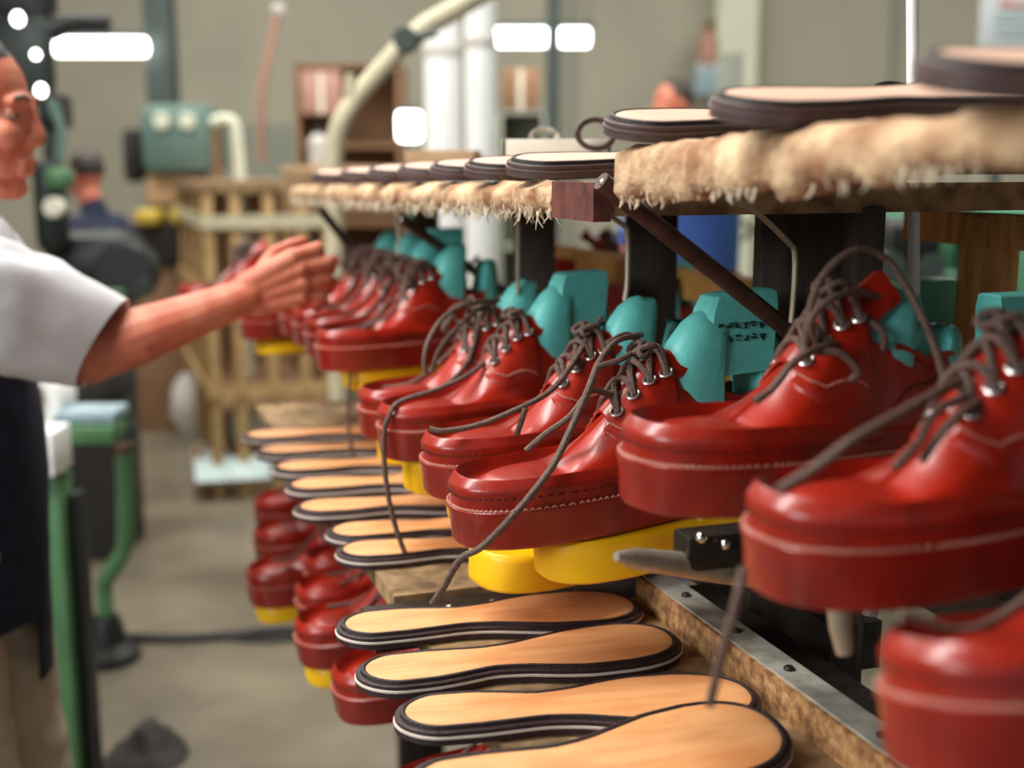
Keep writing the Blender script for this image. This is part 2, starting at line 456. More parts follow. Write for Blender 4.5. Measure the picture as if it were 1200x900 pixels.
def last_geo():
    def ell(cx, z, a, b, n=28, front=1.0, flat=.012):
        out = []
        for k in range(n):
            t = 2*PI*k/n; x = math.cos(t); y = math.sin(t)
            xx = cx + (a*front*abs(x)**.8 if x > 0 else -flat*abs(x)**.35)
            out.append(V((xx, b*math.copysign(abs(y)**.85, y), z + (.004*x if x > 0 else 0))))
        return out
    g = G().loft([ell(.085, .100, .044, .031), ell(.084, .142, .040, .0305), ell(.080, .168, .032, .0275), ell(.076, .187, .022, .0215), ell(.074, .196, .013, .0145), ell(.073, .1985, .005, .006)])
    dome = g
    # raised front block, slanted front face
    def blk(z, x0, x1, w): return [V((x1, -w*.8, z)), V((x1, w*.8, z)), V((x1-.004, w, z)), V((x0, w*1.05, z)), V((x0, -w*1.05, z)), V((x1-.004, -w, z))]
    block = G().loft([blk(.14, .030, .106, .027), blk(.183, .022, .086, .0205), blk(.202, .018, .082, .0175), blk(.215, .018, .076, .0150), blk(.217, .020, .072, .012)])
    hb = G()
    def hr(z, x0, x1, w, n=20):
        out = []
        for k in range(n):
            t = PI/2+PI*k/(n-1); out.append(V((x0+.024+.024*math.cos(t), w*math.sin(t), z)))
        return out + [V((x1, -w, z)), V((x1+.004, -w*.4, z)), V((x1+.004, w*.4, z)), V((x1, w, z))]
    hb.loft([hr(.075, .006, .045, .027), hr(.13, .008, .040, .027), hr(.160, .010, .034, .024), hr(.168, .012, .030, .020), hr(.170, .014, .028, .017)])
    hole = G().lathe([(.0055, .1705), (.0055, .1712), (.001, .1712)], (.022, 0, 0), 14)
    rnd = random.Random(4); marks = G()
    for row in range(2):
        for c in range(6):
            x = .074-.0075*c; z = .188-.012*row - .0005*c
            y = lerp(.0225, .0192, (z-.17)/.03)+.0006
            for s_ in range(3):
                w = rnd.choice([(.004, .0011), (.0011, .0055), (.0028, .0011)])
                marks.box((x-rnd.uniform(-.0018, .0018), y+.0005, z+rnd.uniform(-.0025, .0025)), (w[0], .0016, w[1]), Matrix.Rotation(rnd.uniform(-.4, .4), 3, 'Y'))
    return dict(dome=dome, block=block, heel=hb, hole=hole, marks=marks)
LG = last_geo()
def make_last(Mx, label, block=False, marks=False, dz=-.010):
    Mx = Mx @ Matrix.Translation((0, 0, dz))
    loc, rot, scl = Mx.decompose()
    o = thing('shoe_last', label, 'shoe last', loc, None, 'teal lasts inside the shoes'); o.rotation_euler = rot.to_euler(); o.scale = scl
    def part(key, nm, m, par=None):
        if key in LAST:
            q = bpy.data.objects.new(nm, LAST[key]); COL.objects.link(q); q.parent = par or o
        else:
            q = LG[key].build(nm, m, par or o, local=True); LAST[key] = q.data
        return q
    part('dome', 'front_cone', 'teal')
    h = part('heel', 'heel_block', 'teal'); part('hole', 'pin_hole', 'tealdark', h)
    if block:
        b = part('block', 'raised_block', 'teal')
        if marks: part('marks', 'printed_marks', 'ink', b)
    return o

# ------------------------------------------------------------------ the shoes
def zshoe(px, py, Y): return PY(px, py, Y)
# near rack, upper pegs
LB = [[(1195, 440, .80), (1140, 440, .77), (1080, 470, .73), (1000, 515, .68), (960, 545, .67), (912, 575, .66)],
      [(1150, 460, .76), (1100, 480, .73), (1075, 520, .71), (1048, 548, .70)],
      [(1200, 470, .78), (1150, 470, .75), (1110, 500, .72), (1080, 540, .71)],
      [(872, 665, .67), (862, 710, .665), (845, 770, .67), (832, 826, .68)]]
LC = [[(950, 420, .93), (945, 390, .92), (960, 330, .92), (1000, 293, .93), (1040, 305, .94), (1075, 360, .93), (1100, 420, .88), (1112, 480, .80), (1108, 500, .77)],
      [(960, 410, .92), (950, 375, .91), (985, 345, .92), (1035, 350, .95), (1060, 375, .97)],
      [(1000, 400, .94), (960, 408, .90), (930, 425, .88), (905, 455, .87), (885, 470, .86)],
      [(980, 370, .95), (1010, 372, .935), (1035, 390, .93), (1035, 410, .935)],
      [(955, 412, .90), (985, 415, .90), (1005, 435, .90), (998, 445, .905)]]
make_shoe('red derby shoe nearest the camera, only its big rounded toe in frame', PY(1088, 908, .56), 205, -4, 12, seed=3)
sB, mB = make_shoe('large blurred red derby shoe just behind the nearest one, brown lace over its vamp', PY(903, 696, .72), 200, 0, 0, wlaces=LB, seed=4)
sC, mC = make_shoe('red derby shoe on the near rack with a tall open loop of brown lace', PY(750, 594, .88), 204, -2, 0, wlaces=LC, seed=5)
# far rack, upper pegs
LD = [[(752, 392, 1.19), (722, 400, 1.17), (702, 425, 1.155), (690, 455, 1.13), (668, 505, 1.10), (645, 550, 1.07), (605, 600, 1.05), (566, 640, 1.045), (540, 655, 1.05), (520, 688, 1.055), (507, 707, 1.06)],
      [(690, 455, 1.13), (725, 462, 1.15), (760, 440, 1.165), (792, 428, 1.19)],
      [(688, 462, 1.135), (668, 488, 1.125), (640, 508, 1.125), (617, 528, 1.125)],
      [(700, 430, 1.15), (730, 420, 1.16), (750, 405, 1.18), (735, 392, 1.19), (712, 402, 1.17)]]
LE = [[(705, 372, 1.36), (690, 395, 1.33), (672, 425, 1.30), (645, 458, 1.27), (605, 480, 1.25), (560, 498, 1.24), (520, 505, 1.23), (503, 502, 1.23)],
      [(616, 478, 1.25), (605, 510, 1.25), (592, 530, 1.26), (583, 542, 1.26)],
      [(680, 410, 1.32), (695, 385, 1.35), (712, 378, 1.37), (728, 385, 1.38)],
      [(672, 425, 1.30), (690, 425, 1.32), (705, 415, 1.33), (690, 402, 1.34)]]
LF = [[(585, 352, 1.66), (550, 356, 1.62), (520, 372, 1.57), (502, 400, 1.53), (497, 425, 1.52), (501, 440, 1.52)],
      [(560, 362, 1.63), (535, 385, 1.58), (515, 410, 1.54), (506, 436, 1.53)],
      [(640, 340, 1.64), (622, 376, 1.60), (590, 402, 1.54), (555, 435, 1.49), (515, 455, 1.46), (470, 470, 1.44), (457, 485, 1.43), (450, 510, 1.43), (452, 560, 1.43), (462, 612, 1.43), (478, 658, 1.43)],
      [(600, 380, 1.60), (625, 376, 1.60), (640, 378, 1.61)]]
LGx = [[(600, 372, 1.69), (575, 385, 1.66), (556, 405, 1.64), (548, 425, 1.62)]]
LH = [[(480, 335, 2.05), (455, 355, 2.02), (440, 375, 1.99), (425, 388, 1.96), (415, 420, 1.93), (408, 470, 1.93), (410, 515, 1.93), (418, 546, 1.93)],
      [(500, 320, 2.08), (480, 345, 2.04), (465, 370, 2.02), (450, 380, 2.0)],
      [(520, 325, 2.08), (545, 315, 2.1), (560, 300, 2.12)]]
sD, mD = make_shoe('sharpest red derby shoe, crossed brown laces and one lace trailing over its toe', PY(548, 636, 1.10), 203, 3, 0, scale=1.19, wlaces=LD, seed=6)
sE, mE = make_shoe('red derby shoe touching the far side of the sharpest one, lace stretched leftward', PY(512, 580, 1.265), 204, 2, 0, scale=1.13, wlaces=LE, seed=7)
sF, mF = make_shoe('red derby shoe with looped laces, third behind the blurred near ones', PY(458, 536, 1.46), 205, 2, 0, scale=1.06, wlaces=LF, seed=8)
sG, mG = make_shoe('red derby shoe half hidden behind the loop-laced one, narrow yellow pad at its toe', PY(434, 512, 1.60), 205, 2, 0, scale=1.06, wlaces=LGx, laces=default_laces(random.Random(77)), seed=9)
sH, mH = make_shoe('red derby shoe right beside the worker\'s fist, front one of the tight blurred cluster', PY(380, 433, 1.95), 205, 1, 0, scale=1.06, wlaces=LH, laces=default_laces(random.Random(31)), seed=10)
far = []
for k, (px, py, Y, lb) in enumerate([
        (366, 417, 2.09, 'second red derby shoe of the blurred cluster under the worker\'s fist'),
        (352, 404, 2.23, 'third red derby shoe of the blurred cluster under the worker\'s fist'),
        (336, 393, 2.38, 'fourth red derby shoe of the blurred cluster, below the worker\'s knuckles'),
        (288, 397, 2.62, 'blurred red shoe toe showing under the worker\'s wrist')]):
    far.append(make_shoe(lb, PY(px, py, Y), 205, 1, 0, seed=20+k, detail=1))
far.append(make_shoe('dark red shoe seen over the worker\'s forearm, beyond his hand', PY(216, 366, 3.0), 206, 0, 0, seed=33, detail=1))
# lasts
make_last(mB, 'teal shoe last in the large blurred shoe, cut by the right frame edge', dz=-.045)
make_last(mC, 'teal shoe last in the near rack shoe with the tall lace loop', dz=-.040)
make_last(mD, 'teal shoe last with printed marks in the sharpest shoe', True, True)
make_last(mE, 'domed teal shoe last in the shoe beside the sharpest one')
make_last(mF, 'teal shoe last with long raised block in the shoe with looped laces', True)
make_last(mG, 'domed teal shoe last in the half hidden shoe with the narrow yellow pad')
make_last(mH, 'teal shoe last in the shoe beside the worker\'s fist')
for (o, mx), nm in zip(far[:3], ('second', 'third', 'fourth')):
    make_last(mx, 'teal shoe last in the %s shoe of the blurred cluster by the fist' % nm, nm == 'second')

# shoes on the far side of the racks (heels towards the aisle)
back = []
for k, (px, py, Y, yaw, lb) in enumerate([
        (1128, 556, 1.18, 20, 'shaded red shoe on the far side of the near rack, under the wooden post'),
        (1042, 500, 1.45, 22, 'shaded red shoe on the far side behind the shoe with the lace loop'),
        (882, 440, 1.75, 22, 'shaded shoe on the far side, behind the end of the diagonal bar'),
        (760, 415, 2.05, 24, 'shaded dark red shoe beyond the sharpest shoe\'s last'),
        (640, 352, 2.5, 24, 'small shaded red shoe between two dark posts of the far rack')]):
    heel = PY(px, py, Y)
    mx = shoe_matrix(V((0, 0, 0)), yaw, 0, 0); hv = mx @ V((0, 0, .03))
    toe = heel - hv
    back.append(make_shoe(lb, toe, yaw, 0, 0, seed=40+k, detail=0, group='red shoes on the far side of the racks'))
    if k < 4: make_last(back[-1][1], ['teal shoe last at the right edge under the wooden post', 'teal shoe last behind the tall lace loop', 'dim teal shoe last below the end of the diagonal bar', 'dim teal shoe last beyond the marked one', 'dim teal shoe last between two dark posts'][k], k in (0, 1))

# lower tier shoes
low = []
for k, (Y0, w, Z, yaw, lb) in enumerate([
        (1.20, .045, .83, 203, 'red shoe at the bottom edge below the nearest tan soles'),
        (1.47, .045, .85, 203, 'red shoe toe under the second row of tan soles, lower tier'),
        (1.66, .030, .845, 203, 'red shoe on the lower tier with a steel peg at its toe'),
        (1.795, .055, .845, 205, 'red shoe squeezed between two others on the lower tier'),
        (1.93, .090, .845, 203, 'red shoe with wide round toe rim, lower tier, below the far soles'),
        (2.08, .015, .78, 203, 'red shoe sticking out furthest toward the floor on the lower tier'),
        (2.235, .050, .80, 206, 'dark red shoe on the lower tier, next to the floor box'),
        (2.375, .070, .82, 203, 'farthest dark red shoe on the lower tier')]):
    low.append(make_shoe(lb, R(Y0, w, Z), yaw, 4, 0, seed=60+k, detail=1, group='red shoes on the lower tier'))

# ------------------------------------------------------------------ racks
def arm(rack, o, Mx, pad=True, name='support_arm', off=.06, padlen=.20, thick=.034, side=0.0, padm='yellow', hook=False):
    """bracket under a shoe; the yellow pad is a sub-part"""
    g = G()
    q = lambda x, y, z: Mx @ V((x, y, z))
    zt = -.001-(thick if pad else 0)
    g2 = G()
    for (x0, x1, w, h) in ((-.10, .20, .011, .008),):
        a = [q(x, y, z) for x in (x0, x1) for z in (zt-h, zt-.0005) for y in (side-w, side+w)]
        g2.add(a, [(0, 1, 3, 2), (4, 6, 7, 5), (0, 4, 5, 1), (2, 3, 7, 6), (0, 2, 6, 4), (1, 5, 7, 3)])
    g2.tube([q(-.10, side, zt-.004), q(-.10, side, zt-.07)], .008, 10)
    a = g2.build(name, 'arm', rack)
    for x in (.02, .12):
        G().lathe([(.001, 0), (.0055, 0), (.0055, .003), (.004, .005), (.001, .0055)], q(x, side, zt-.0125), 10).build('bolt', 'bolt', rack).parent = a
    bpy.context.view_layer.update()
    if pad:
        g = G(); n = 60
        def pr(gr, z):
            out = []
            for k in range(n):
                t = 2*PI*k/n; x, y, sx = opoint(t, .86, gr); x = (x-.305)*padlen/.29+.305-off
                out.append(q(x, y*1.0+side, z))
            return out
        g.loft([pr(-.006, -thick), pr(-.001, -thick+.003), pr(0, -thick+.008), pr(0, -.008), pr(-.0015, -.003), pr(-.005, -.0005), pr(-.02, -.0002)])
        pd = g.build('foot_pad', padm, rack); pd.parent = a
    return a
zt = lambda px, py, Y: PY(px, py, Y).z
# near rack
LBK = 'near wooden shoe rack with thick frayed jute edge and grey tray strip'
r1 = thing('shoe_rack', LBK, 'rack', R(.75, .48, 0), group='shoe racks')
r2 = thing('shoe_rack', 'second shoe rack, thin frayed shelf edge, directly behind the near one', 'rack', R(1.9, .48, 0), group='shoe racks')
r3 = thing('shoe_rack', 'most distant shoe rack, bare ochre wood frame beyond the hand', 'rack', R(6.2, .48, 0), group='shoe racks')
def shelf(rack, Ya, Yb, za, zb, th=.03, w0=.2, w1=.80):
    g = G(); rbox(g, Ya, Yb, w0, w1, (za-th, za), (zb-th, zb)); return g.build('shelf_board', 'pbrd2', rack)
def fringe(rack, Ya, Yb, za, zb, drop_, seed, w0=.2, strands=260, slen=.02, mname='felt'):
    rnd = random.Random(seed); n = int((Yb-Ya)/.006); rows = []
    for i in range(n+1):
        Y = lerp(Ya, Yb, i/n); z = lerp(za, zb, i/n); drop = drop_(Y)
        prof = [(.03, .002), (.008, .003), (-.004, 0), (-.010, -.006), (-.012, -drop*.4), (-.011, -drop*.75), (-.006, -drop*.95), (.004, -drop), (.03, -drop+.006)]
        row = []
        for k, (dw, dz) in enumerate(prof):
            j = pnoise(V((Y*60, k*1.7, seed)))*.0045 + pnoise(V((Y*17, k*.8, seed+5)))*.006
            dd = drop*.28*pnoise(V((Y*30, 2.2, seed+9))) if k > 4 else 0
            row.append(R(Y, w0+dw-abs(j) if k < 8 else w0+dw, z+dz+j*.6+dd))
        rows.append(row)
    g = G().loft(rows, True); o = g.build('jute_edge', mname, rack, ang=80)
    g = G()
    for i in range(strands):
        Y = rnd.uniform(Ya, Yb); z = lerp(za, zb, (Y-Ya)/(Yb-Ya)); drop = drop_(Y); L = slen*rnd.uniform(.3, 1.2)
        p = R(Y, w0-rnd.uniform(.003, .012), z-drop*rnd.uniform(.55, 1.0))
        d1 = V((rnd.uniform(-.3, .3), rnd.uniform(-.3, .3), -1))*L*.5; d2 = V((rnd.uniform(-.8, .8), rnd.uniform(-.8, .8), -.8))*L*.5
        r = rnd.uniform(.0007, .0018)
        g.tube([p, p+d1, p+d1+d2], [r, r*.8, r*.25], 5)
    f = stuff(g.build('frayed_strands', 'fray', rack)); return o
def post(rack, px, w, Z0, Z1, m='darkwood', dw=.04, wc=.48, name='post'):
    # wooden post on the centre line of the rack seen at column px
    k = (px-600)/F
    Y0 = (.25+.945*wc-k*.326*wc)/(k+.345)*1.0
    wd = w/F*Y0*1.05
    c = R(Y0, wc, (Z0+Z1)/2)
    return G().box(c, (wd, dw, Z1-Z0), None, .003).build(name, m, rack), c
# near rack shelf follows its slightly tilted board
Ya, Yb = .22, 1.0
za = lambda Y: lerp(zt(1200, 133, .6), zt(720, 180, 1.1), (Y-.6)/.5)
shelf(r1, Ya, Yb, za(Ya), za(Yb), .022, .205)
fringe(r1, Ya, Yb, za(Ya)+.001, za(Yb)+.001, lambda Y: interp([(.3, .024), (.55, .027), (1.0, .047)], Y), 2, .205, 260, .010)
z2 = lambda Y: lerp(zt(705, 208, 1.1), zt(330, 216, 2.66), (Y-1.03)/1.57)
shelf(r2, 1.035, 2.62, z2(1.035)-.006, z2(2.62)-.006, .028, .2)
fringe(r2, 1.13, 2.62, z2(1.13)-.006, z2(2.62)-.006, lambda Y: .026, 5, .2, 620, .018)
g = G(); rbox(g, 1.033, 1.13, .188, .205, (z2(1.06)-.038, z2(1.06)-.004)); g.build('edge_patch', mat('maroon_leather', (104, 54, 42), .8, vscale=40, col2=(70, 32, 26), bump=.4, bscale=90), r2)
shelf(r3, 5.5, 6.9, 1.46, 1.45, .05, .26, .88)
# posts
for px, w in ((955, 150), (1010, 40)): post(r1, px, w, 1.0 if px > 990 else .0, za(1.2)-.045)
for px, w in ((762, 62), (626, 50), (500, 30)): post(r2, px, w, 0, z2(1.7)-.036)
post(r1, 1157, 62, 0.0, 1.49, 'wood', .05, .74, 'rear_post')
b = G(); rbox(b, .45, 1.30, .72, .76, (1.455, 1.492)); b.build('rear_beam', 'wood', r1)
b = G(); rbox(b, .45, 1.30, .72, .75, (1.27, 1.305)); b.build('rear_rail', 'wood', r1)
b = G(); rbox(b, 1.40, 2.6, .70, .73, (1.325, 1.375)); b.build('rear_rail', 'wood', r2)
# diagonal bars and bent rods
def bar(rack, a, b_, r=.0085, name='diagonal_bar', m='rust'):
    a = PY(*a); b_ = PY(*b_); o = G().tube([a, lerp(a, b_, .5), b_], r, 12).build(name, m, rack)
    for t in (.03, .38, .62):
        p = lerp(a, b_, t); s_ = G().ball(p+V((-.004, -r*.8, .003)), .0036, None, 8, 6).build('screw', 'bolt', rack); s_.parent = o
    return o
bar(r2, (704, 212, 1.075), (936, 397, 1.17))
bar(r2, (470, 256, 1.95), (590, 342, 2.2))
bar(r2, (372, 240, 2.4), (412, 292, 2.6))
def rod(rack, pts, r=.003): return G().tube(smooth([PY(*p) for p in pts], 4), r, 8).build('bent_rod', 'rod', rack)
rod(r1, [(850, 232, 1.05), (885, 248, 1.09), (924, 284, 1.13), (931, 296, 1.14), (931, 330, 1.14), (927, 378, 1.14)], .0026)
rod(r2, [(690, 238, 1.3), (728, 262, 1.36), (735, 274, 1.37), (735, 330, 1.37), (732, 352, 1.37)], .003)
rod(r2, [(585, 244, 1.6), (604, 258, 1.66), (607, 270, 1.67), (607, 330, 1.67), (607, 345, 1.67)], .003)
rod(r2, [(465, 250, 2.0), (467, 280, 2.0), (467, 300, 2.0)], .002)
po = G().tube([PY(1069, -60, 1.3), PY(1070, 120, 1.3), PY(1071, 345, 1.3)], .0062, 12).build('slim_pole', 'white', r1)
# centre beam that carries the arms
b = G(); rbox(b, .3, 1.0, .45, .51, (1.16, 1.20)); b.build('centre_beam', 'darksteel', r1)
b = G(); rbox(b, 1.03, 2.7, .45, .51, (1.04, 1.09)); b.build('centre_beam', 'darksteel', r2)
for (o, mx, lb), pad in zip(SHOES[:3], (0, 0, 0)): arm(r1, o, mx, False, side=.01)
# visible bare bracket below the third near shoe
g = G(); a = PY(722, 652, .93); e = PY(880, 672, 1.0); d = (e-a)
g.tube([a, a+d*.12, a+d*.5, e], [.004, .0085, .011, .012], 10)
bo = g.build('bracket_arm', 'arm', r1)
p = PY(845, 640, .98); g = G().box(p, (.075, .03, .03), RZ, .003); hb = g.build('clamp_block', 'darksteel', r1)
for q in (((850, 638, .955), .0042), ((822, 630, .955), .005)): G().ball(PY(*q[0]), q[1]).build('screw', 'bolt', r1).parent = hb
# peg under shoe B
g = G().tube([PY(983, 705, .80), PY(985, 735, .80), PY(990, 765, .80)], [.009, .008, .006], 10); g.build('peg', 'rod', r1)
# pads
for i, (o, mx, lb) in enumerate(SHOES[3:12]):
    arm(r2, o, mx, True, off=(.055, .012, .016, .012, .03, .04, .04, .03, .02)[i], side=(.014, .004, .004, 0, .0, 0, 0, 0, 0)[i], padlen=.21, thick=(.042, .030, .044, .036, .034, .034, .034, .034, .034)[i])
for i, (o, mx) in enumerate(low):
    arm(r1 if i < 2 else r2, o, mx, i not in (0, 1), off=.0, thick=.03, side=.0)
arm(r2, None, shoe_matrix(PY(560, 641, 1.20), 209, -3, 0), True, off=.0, thick=.040, padlen=.19)
for i, (o, mx) in enumerate(back): arm(r1 if i < 2 else r2, o, mx, True, off=.02, thick=.03)
# lower beams
b = G(); rbox(b, .3, 1.20, .42, .50, (.70, .76)); b.build('lower_beam', 'darksteel', r1)
b = G(); rbox(b, 1.25, 2.9, .42, .50, (.70, .76)); b.build('lower_beam', 'darksteel', r2)
# sole trays
TZ = 1.07
b = G(); rbox(b, .45, 1.215, .07, .33, (TZ-.02, TZ)); b.build('sole_tray', 'pbrd2', r1)
b = G(); rbox(b, 1.30, 2.4, .07, .36, (TZ-.02, TZ)); b.build('sole_tray', 'pbrd2', r2)
b = G(); rbox(b, .45, 1.20, .318, .332, (TZ, TZ+.032)); b.build('tray_lip', 'pbrd', r1)
b = G(); rbox(b, .45, 1.20, .322, .352, (TZ+.032, TZ+.0345)); rbox(b, .45, 1.20, .350, .352, (TZ+.0, TZ+.034))
st = b.build('metal_strip', 'strip', r1)
for Y in (.70, .80, .93, 1.02, 1.12):
    s_ = G().lathe([(.001, 0), (.005, 0), (.005, .002), (.0035, .0035), (.001, .004)], R(Y, .336, TZ+.0345), 12).build('screw', 'darksteel', r1); s_.parent = st
b = G(); rbox(b, .45, 1.20, .352, .41, (TZ-.02, TZ+.012)); b.build('side_plate', 'darksteel', r1)
# dark channel with bolts between the trays
b = G(); rbox(b, 1.222, 1.29, .03, .36, (TZ-.03, TZ-.004)); ch = b.build('steel_channel', 'darksteel', r2)
for w in (.06, .09, .12, .17, .22, .27):
    s_ = G().lathe([(.001, 0), (.006, 0), (.006, .004), (.004, .006), (.001, .007)], R(1.25, w, TZ-.004), 10).build('bolt', 'bolt', r2); s_.parent = ch
# rack legs and cross feet
for rk, Ys in ((r1, (.4, 1.1)), (r2, (1.35, 2.5))):
    for Y in Ys:
        g = G(); g.box(R(Y, .48, .03), (.7, .06, .06), RZ, .005); g.build('foot', 'darksteel', rk)
        g = G(); g.box(R(Y, .40, .54), (.045, .05, 1.02), RZ, .004); g.build('leg', 'darkwood', rk)
# most distant rack: ochre wood slats and pale rails
for w, Y in ((.30, 5.53), (.42, 5.53), (.57, 5.53), (.72, 5.53), (.84, 5.53), (.30, 5.9), (.30, 6.3), (.30, 6.85), (.84, 6.85)):
    G().box(R(Y, w, .705), (.05, .045, 1.41), RZ, .004).build('slat_post', 'wood2', r3)
for zc, m in ((1.28, 'pipe'), (.95, 'wood2'), (.50, 'wood2')):
    b = G(); rbox(b, 5.49, 5.505, .27, .87, (zc-.03, zc+.03)); b.build('rail', m, r3)
    b = G(); rbox(b, 5.5, 6.9, .262, .275, (zc-.03, zc+.03)); b.build('side_rail', m, r3)
b = G(); rbox(b, 5.56, 6.85, .30, .84, (.38, .41)); b.build('bottom_shelf', 'brown', r3)
b = G(); rbox(b, 6.82, 6.84, .30, .84, (.41, 1.40)); b.build('back_panel', 'brown', r3)

# ------------------------------------------------------------------ loose soles
def sole_side(t, side):
    w = interp([(0, .029), (.08, .031), (.2, .031), (.38, .027), (.5, .031), (.68, .043), (.8, .045), (.9, .043), (1, .041)], t)
    c = interp([(0, 0), (.25, .002), (.45, -.005 if False else .004), (.7, .0), (1, -.004)], t)
    waist = math.exp(-((t-.42)/.14)**2)*.009
    return c + (w if side > 0 else -w) - (waist if side > 0 else 0)*1.0 - (0 if side > 0 else -waist*.1)
def sole_outline(off=0.0, n=44):
    L = .286; pts = []
    hh = .030; ht = .050
    def pt(u, side):   # u along 0..1
        x = u*L
        if x < hh:
            k = math.sqrt(max(0, 1-((hh-x)/hh)**2)); 
        elif x > L-ht:
            k = (max(0, 1-((x-(L-ht))/ht)**2.3))**(1/2.3)
        else: k = 1
        c = (sole_side(u, 1)+sole_side(u, -1))/2; hw = (sole_side(u, 1)-sole_side(u, -1))/2
        return V((x, c+side*hw*k, 0))
    us = [.5-.5*math.cos(PI*i/n) for i in range(n+1)]
    base = [pt(u, 1) for u in us] + [pt(u, -1) for u in reversed(us[1:-1])]
    m = len(base); out = []
    for i in range(m):
        t = base[(i+1) % m]-base[i-1]; nn = V((-t.y, t.x, 0)).normalized()
        out.append(base[i]+nn*off)
    return out
def lift(pts, z): return [V((p.x, p.y, z)) for p in pts]
so = {o: sole_outline(o/1000) for o in (-14, -8, -3, -1, 0, 1, 3, 4, 6, 7, 8, 9)}
SM = {}
def sole_parts():
    d = {}
    d['outsole'] = (G().loft([lift(so[6], 0), lift(so[8], .001), lift(so[8], .0062)]), 'welt')
    d['midsole'] = (G().loft([lift(so[8], .0062), lift(so[9], .0066), lift(so[9], .0084), lift(so[8], .0088)]), 'midline')
    d['welt'] = (G().loft([lift(so[7], .0088), lift(so[8], .0094), lift(so[8], .0122), lift(so[7], .0130), lift(so[1], .0128)]), 'welt')
    d['rib'] = (G().loft([lift(so[4], .012), lift(so[3], .0160), lift(so[1], .0166), lift(so[-1], .0155), lift(so[-1], .012)]), 'rib')
    d['insole'] = (G().loft([lift(so[0], .012), lift(so[0], .0152), lift(so[-3], .0162), lift(so[-8], .0166), lift(so[-14], .0168)]), 'insole')
    return d
SP = sole_parts()
def make_sole(label, loc, yaw, group, tilt=(0, 0), mirror=False, zs=1.0, alt=False):
    o = thing('shoe_sole', label, 'shoe sole', loc, (math.radians(tilt[0]), math.radians(tilt[1]), math.radians(yaw)), group)
    o.scale = (1.07, -1 if mirror else 1, zs)
    for k, (g, m) in SP.items():
        nm = k
        if alt and k != 'rib': k = k+'_alt'; m = {'midsole': 'welt2', 'insole': 'insole2'}.get(nm, 'welt3')
        if k not in SM: q = g.build(nm, m, o, local=True); SM[k] = q.data
        else: q = bpy.data.objects.new(nm, SM[k]); COL.objects.link(q); q.parent = o
    return o
# on the trays: heel end towards the aisle, by their left tip and axis
tray = [(672, 893, 16, 1, 'tan and dark brown sole cut by the bottom edge, nearest of all'),
        (474, 850, 8.5, 0, 'tan leather sole with dark welt, second from the bottom edge'),
        (428, 800, 16, 1, 'tan leather sole with dark welt, tilted, third from the bottom edge'),
        (404, 745, 13, 0, 'tan leather sole just below the yellow pad of the sharpest shoe'),
        (402, 655, 12, 1, 'tan sole behind the dark steel channel, nearest on the second tray'),
        (390, 632, 12, 0, 'tan sole second behind the dark steel channel'),
        (352, 603, 12, 1, 'tan sole third behind the dark steel channel'),
        (342, 577, 12, 0, 'tan sole fourth behind the dark steel channel'),
        (326, 555, 12, 1, 'tan sole fifth behind the dark steel channel'),
        (306, 535, 12, 0, 'brown sole next to last at the far end of the tray'),
        (290, 517, 12, 1, 'brown sole last at the far end of the tray')]
for px, py, yaw, mir, lb in tray:
    q = PZ(px, py, TZ+.004); q.z = TZ+.0005
    if px == 672:
        yaw = 20; q = PZ(908, 868, TZ+.012)-V((math.cos(math.radians(yaw)), math.sin(math.radians(yaw)), 0))*.306; q.z = TZ+.0005
    if px == 672: q.z = TZ+.0098
    make_sole(lb, q, yaw, 'tan soles laid along the trays', (10, 0) if px == 672 else (0, 0), mirror=bool(mir))
# on top of the shelves, insole up, seen edge on
tops = [(1110, 92, .62, 26, r1, 'sole lying on the near shelf top, closest to the right edge'),
        (852, 138, .84, 22, r1, 'sole lying on the near shelf in the middle of its jute edge'),
        (722, 160, 1.05, 20, r1, 'sole lying at the far end of the near shelf')]
for i, (px, py, Y, yaw, rk, lb) in enumerate(tops):
    p = PY(px, py, Y)
    Yr = Y; q = V((p.x, p.y, za(Y)+.012)); 
    make_sole(lb, q, yaw, 'soles on top of the shelves', (11, -2), bool(i % 2), 1.05, True)
tops2 = [(1.22, 'first sole on the second shelf beside the thick jute edge'), (1.36, 'second sole along the second rack shelf top'), (1.5, 'third sole along the second rack shelf top'), (1.66, 'fourth sole along the second rack shelf top'), (1.84, 'fifth sole along the second rack shelf top'), (2.04, 'sixth sole along the second rack shelf top'), (2.3, 'last sole along the second rack shelf top')]
for i, (Y, lb) in enumerate(tops2):
    q = R(Y, .185, z2(Y)+.004)
    make_sole(lb, q, 19+(i*7 % 5)-2, 'soles on top of the shelves', (8, -1.5), bool(i % 2), 1.1, True)
# ------------------------------------------------------------------ people
def remesh(g, voxel, name, m, parent, wrinkle=0, wscale=9, smooth_it=3, seed=0):
    o = g.build(name, m, parent)
    md = o.modifiers.new('r', 'REMESH'); md.mode = 'VOXEL'; md.voxel_size = voxel
    ms = o.modifiers.new('s', 'SMOOTH'); ms.factor = .5; ms.iterations = smooth_it
    dg = bpy.context.evaluated_depsgraph_get(); ev = o.evaluated_get(dg)
    me = bpy.data.meshes.new_from_object(ev); o.modifiers.clear(); o.data = me
    me.name = name
    if wrinkle:
        ns = [v.normal.copy() for v in me.vertices]
        for v, n_ in zip(me.vertices, ns):
            p = v.co*wscale; v.co += n_*(wrinkle*pnoise(V((p.x, p.y*.6, p.z*.7+seed))) + wrinkle*.5*pnoise(V((p.x*2.3+p.z*2, p.y, p.z*1.2+seed))))
    me.polygons.foreach_set('use_smooth', [True]*len(me.polygons))
    if not me.materials: me.materials.append(M[m])
    return o
MY = 1.9
Q = lambda px, py, dy=0.0: PY(px, py, MY) + V((0, dy, 0))
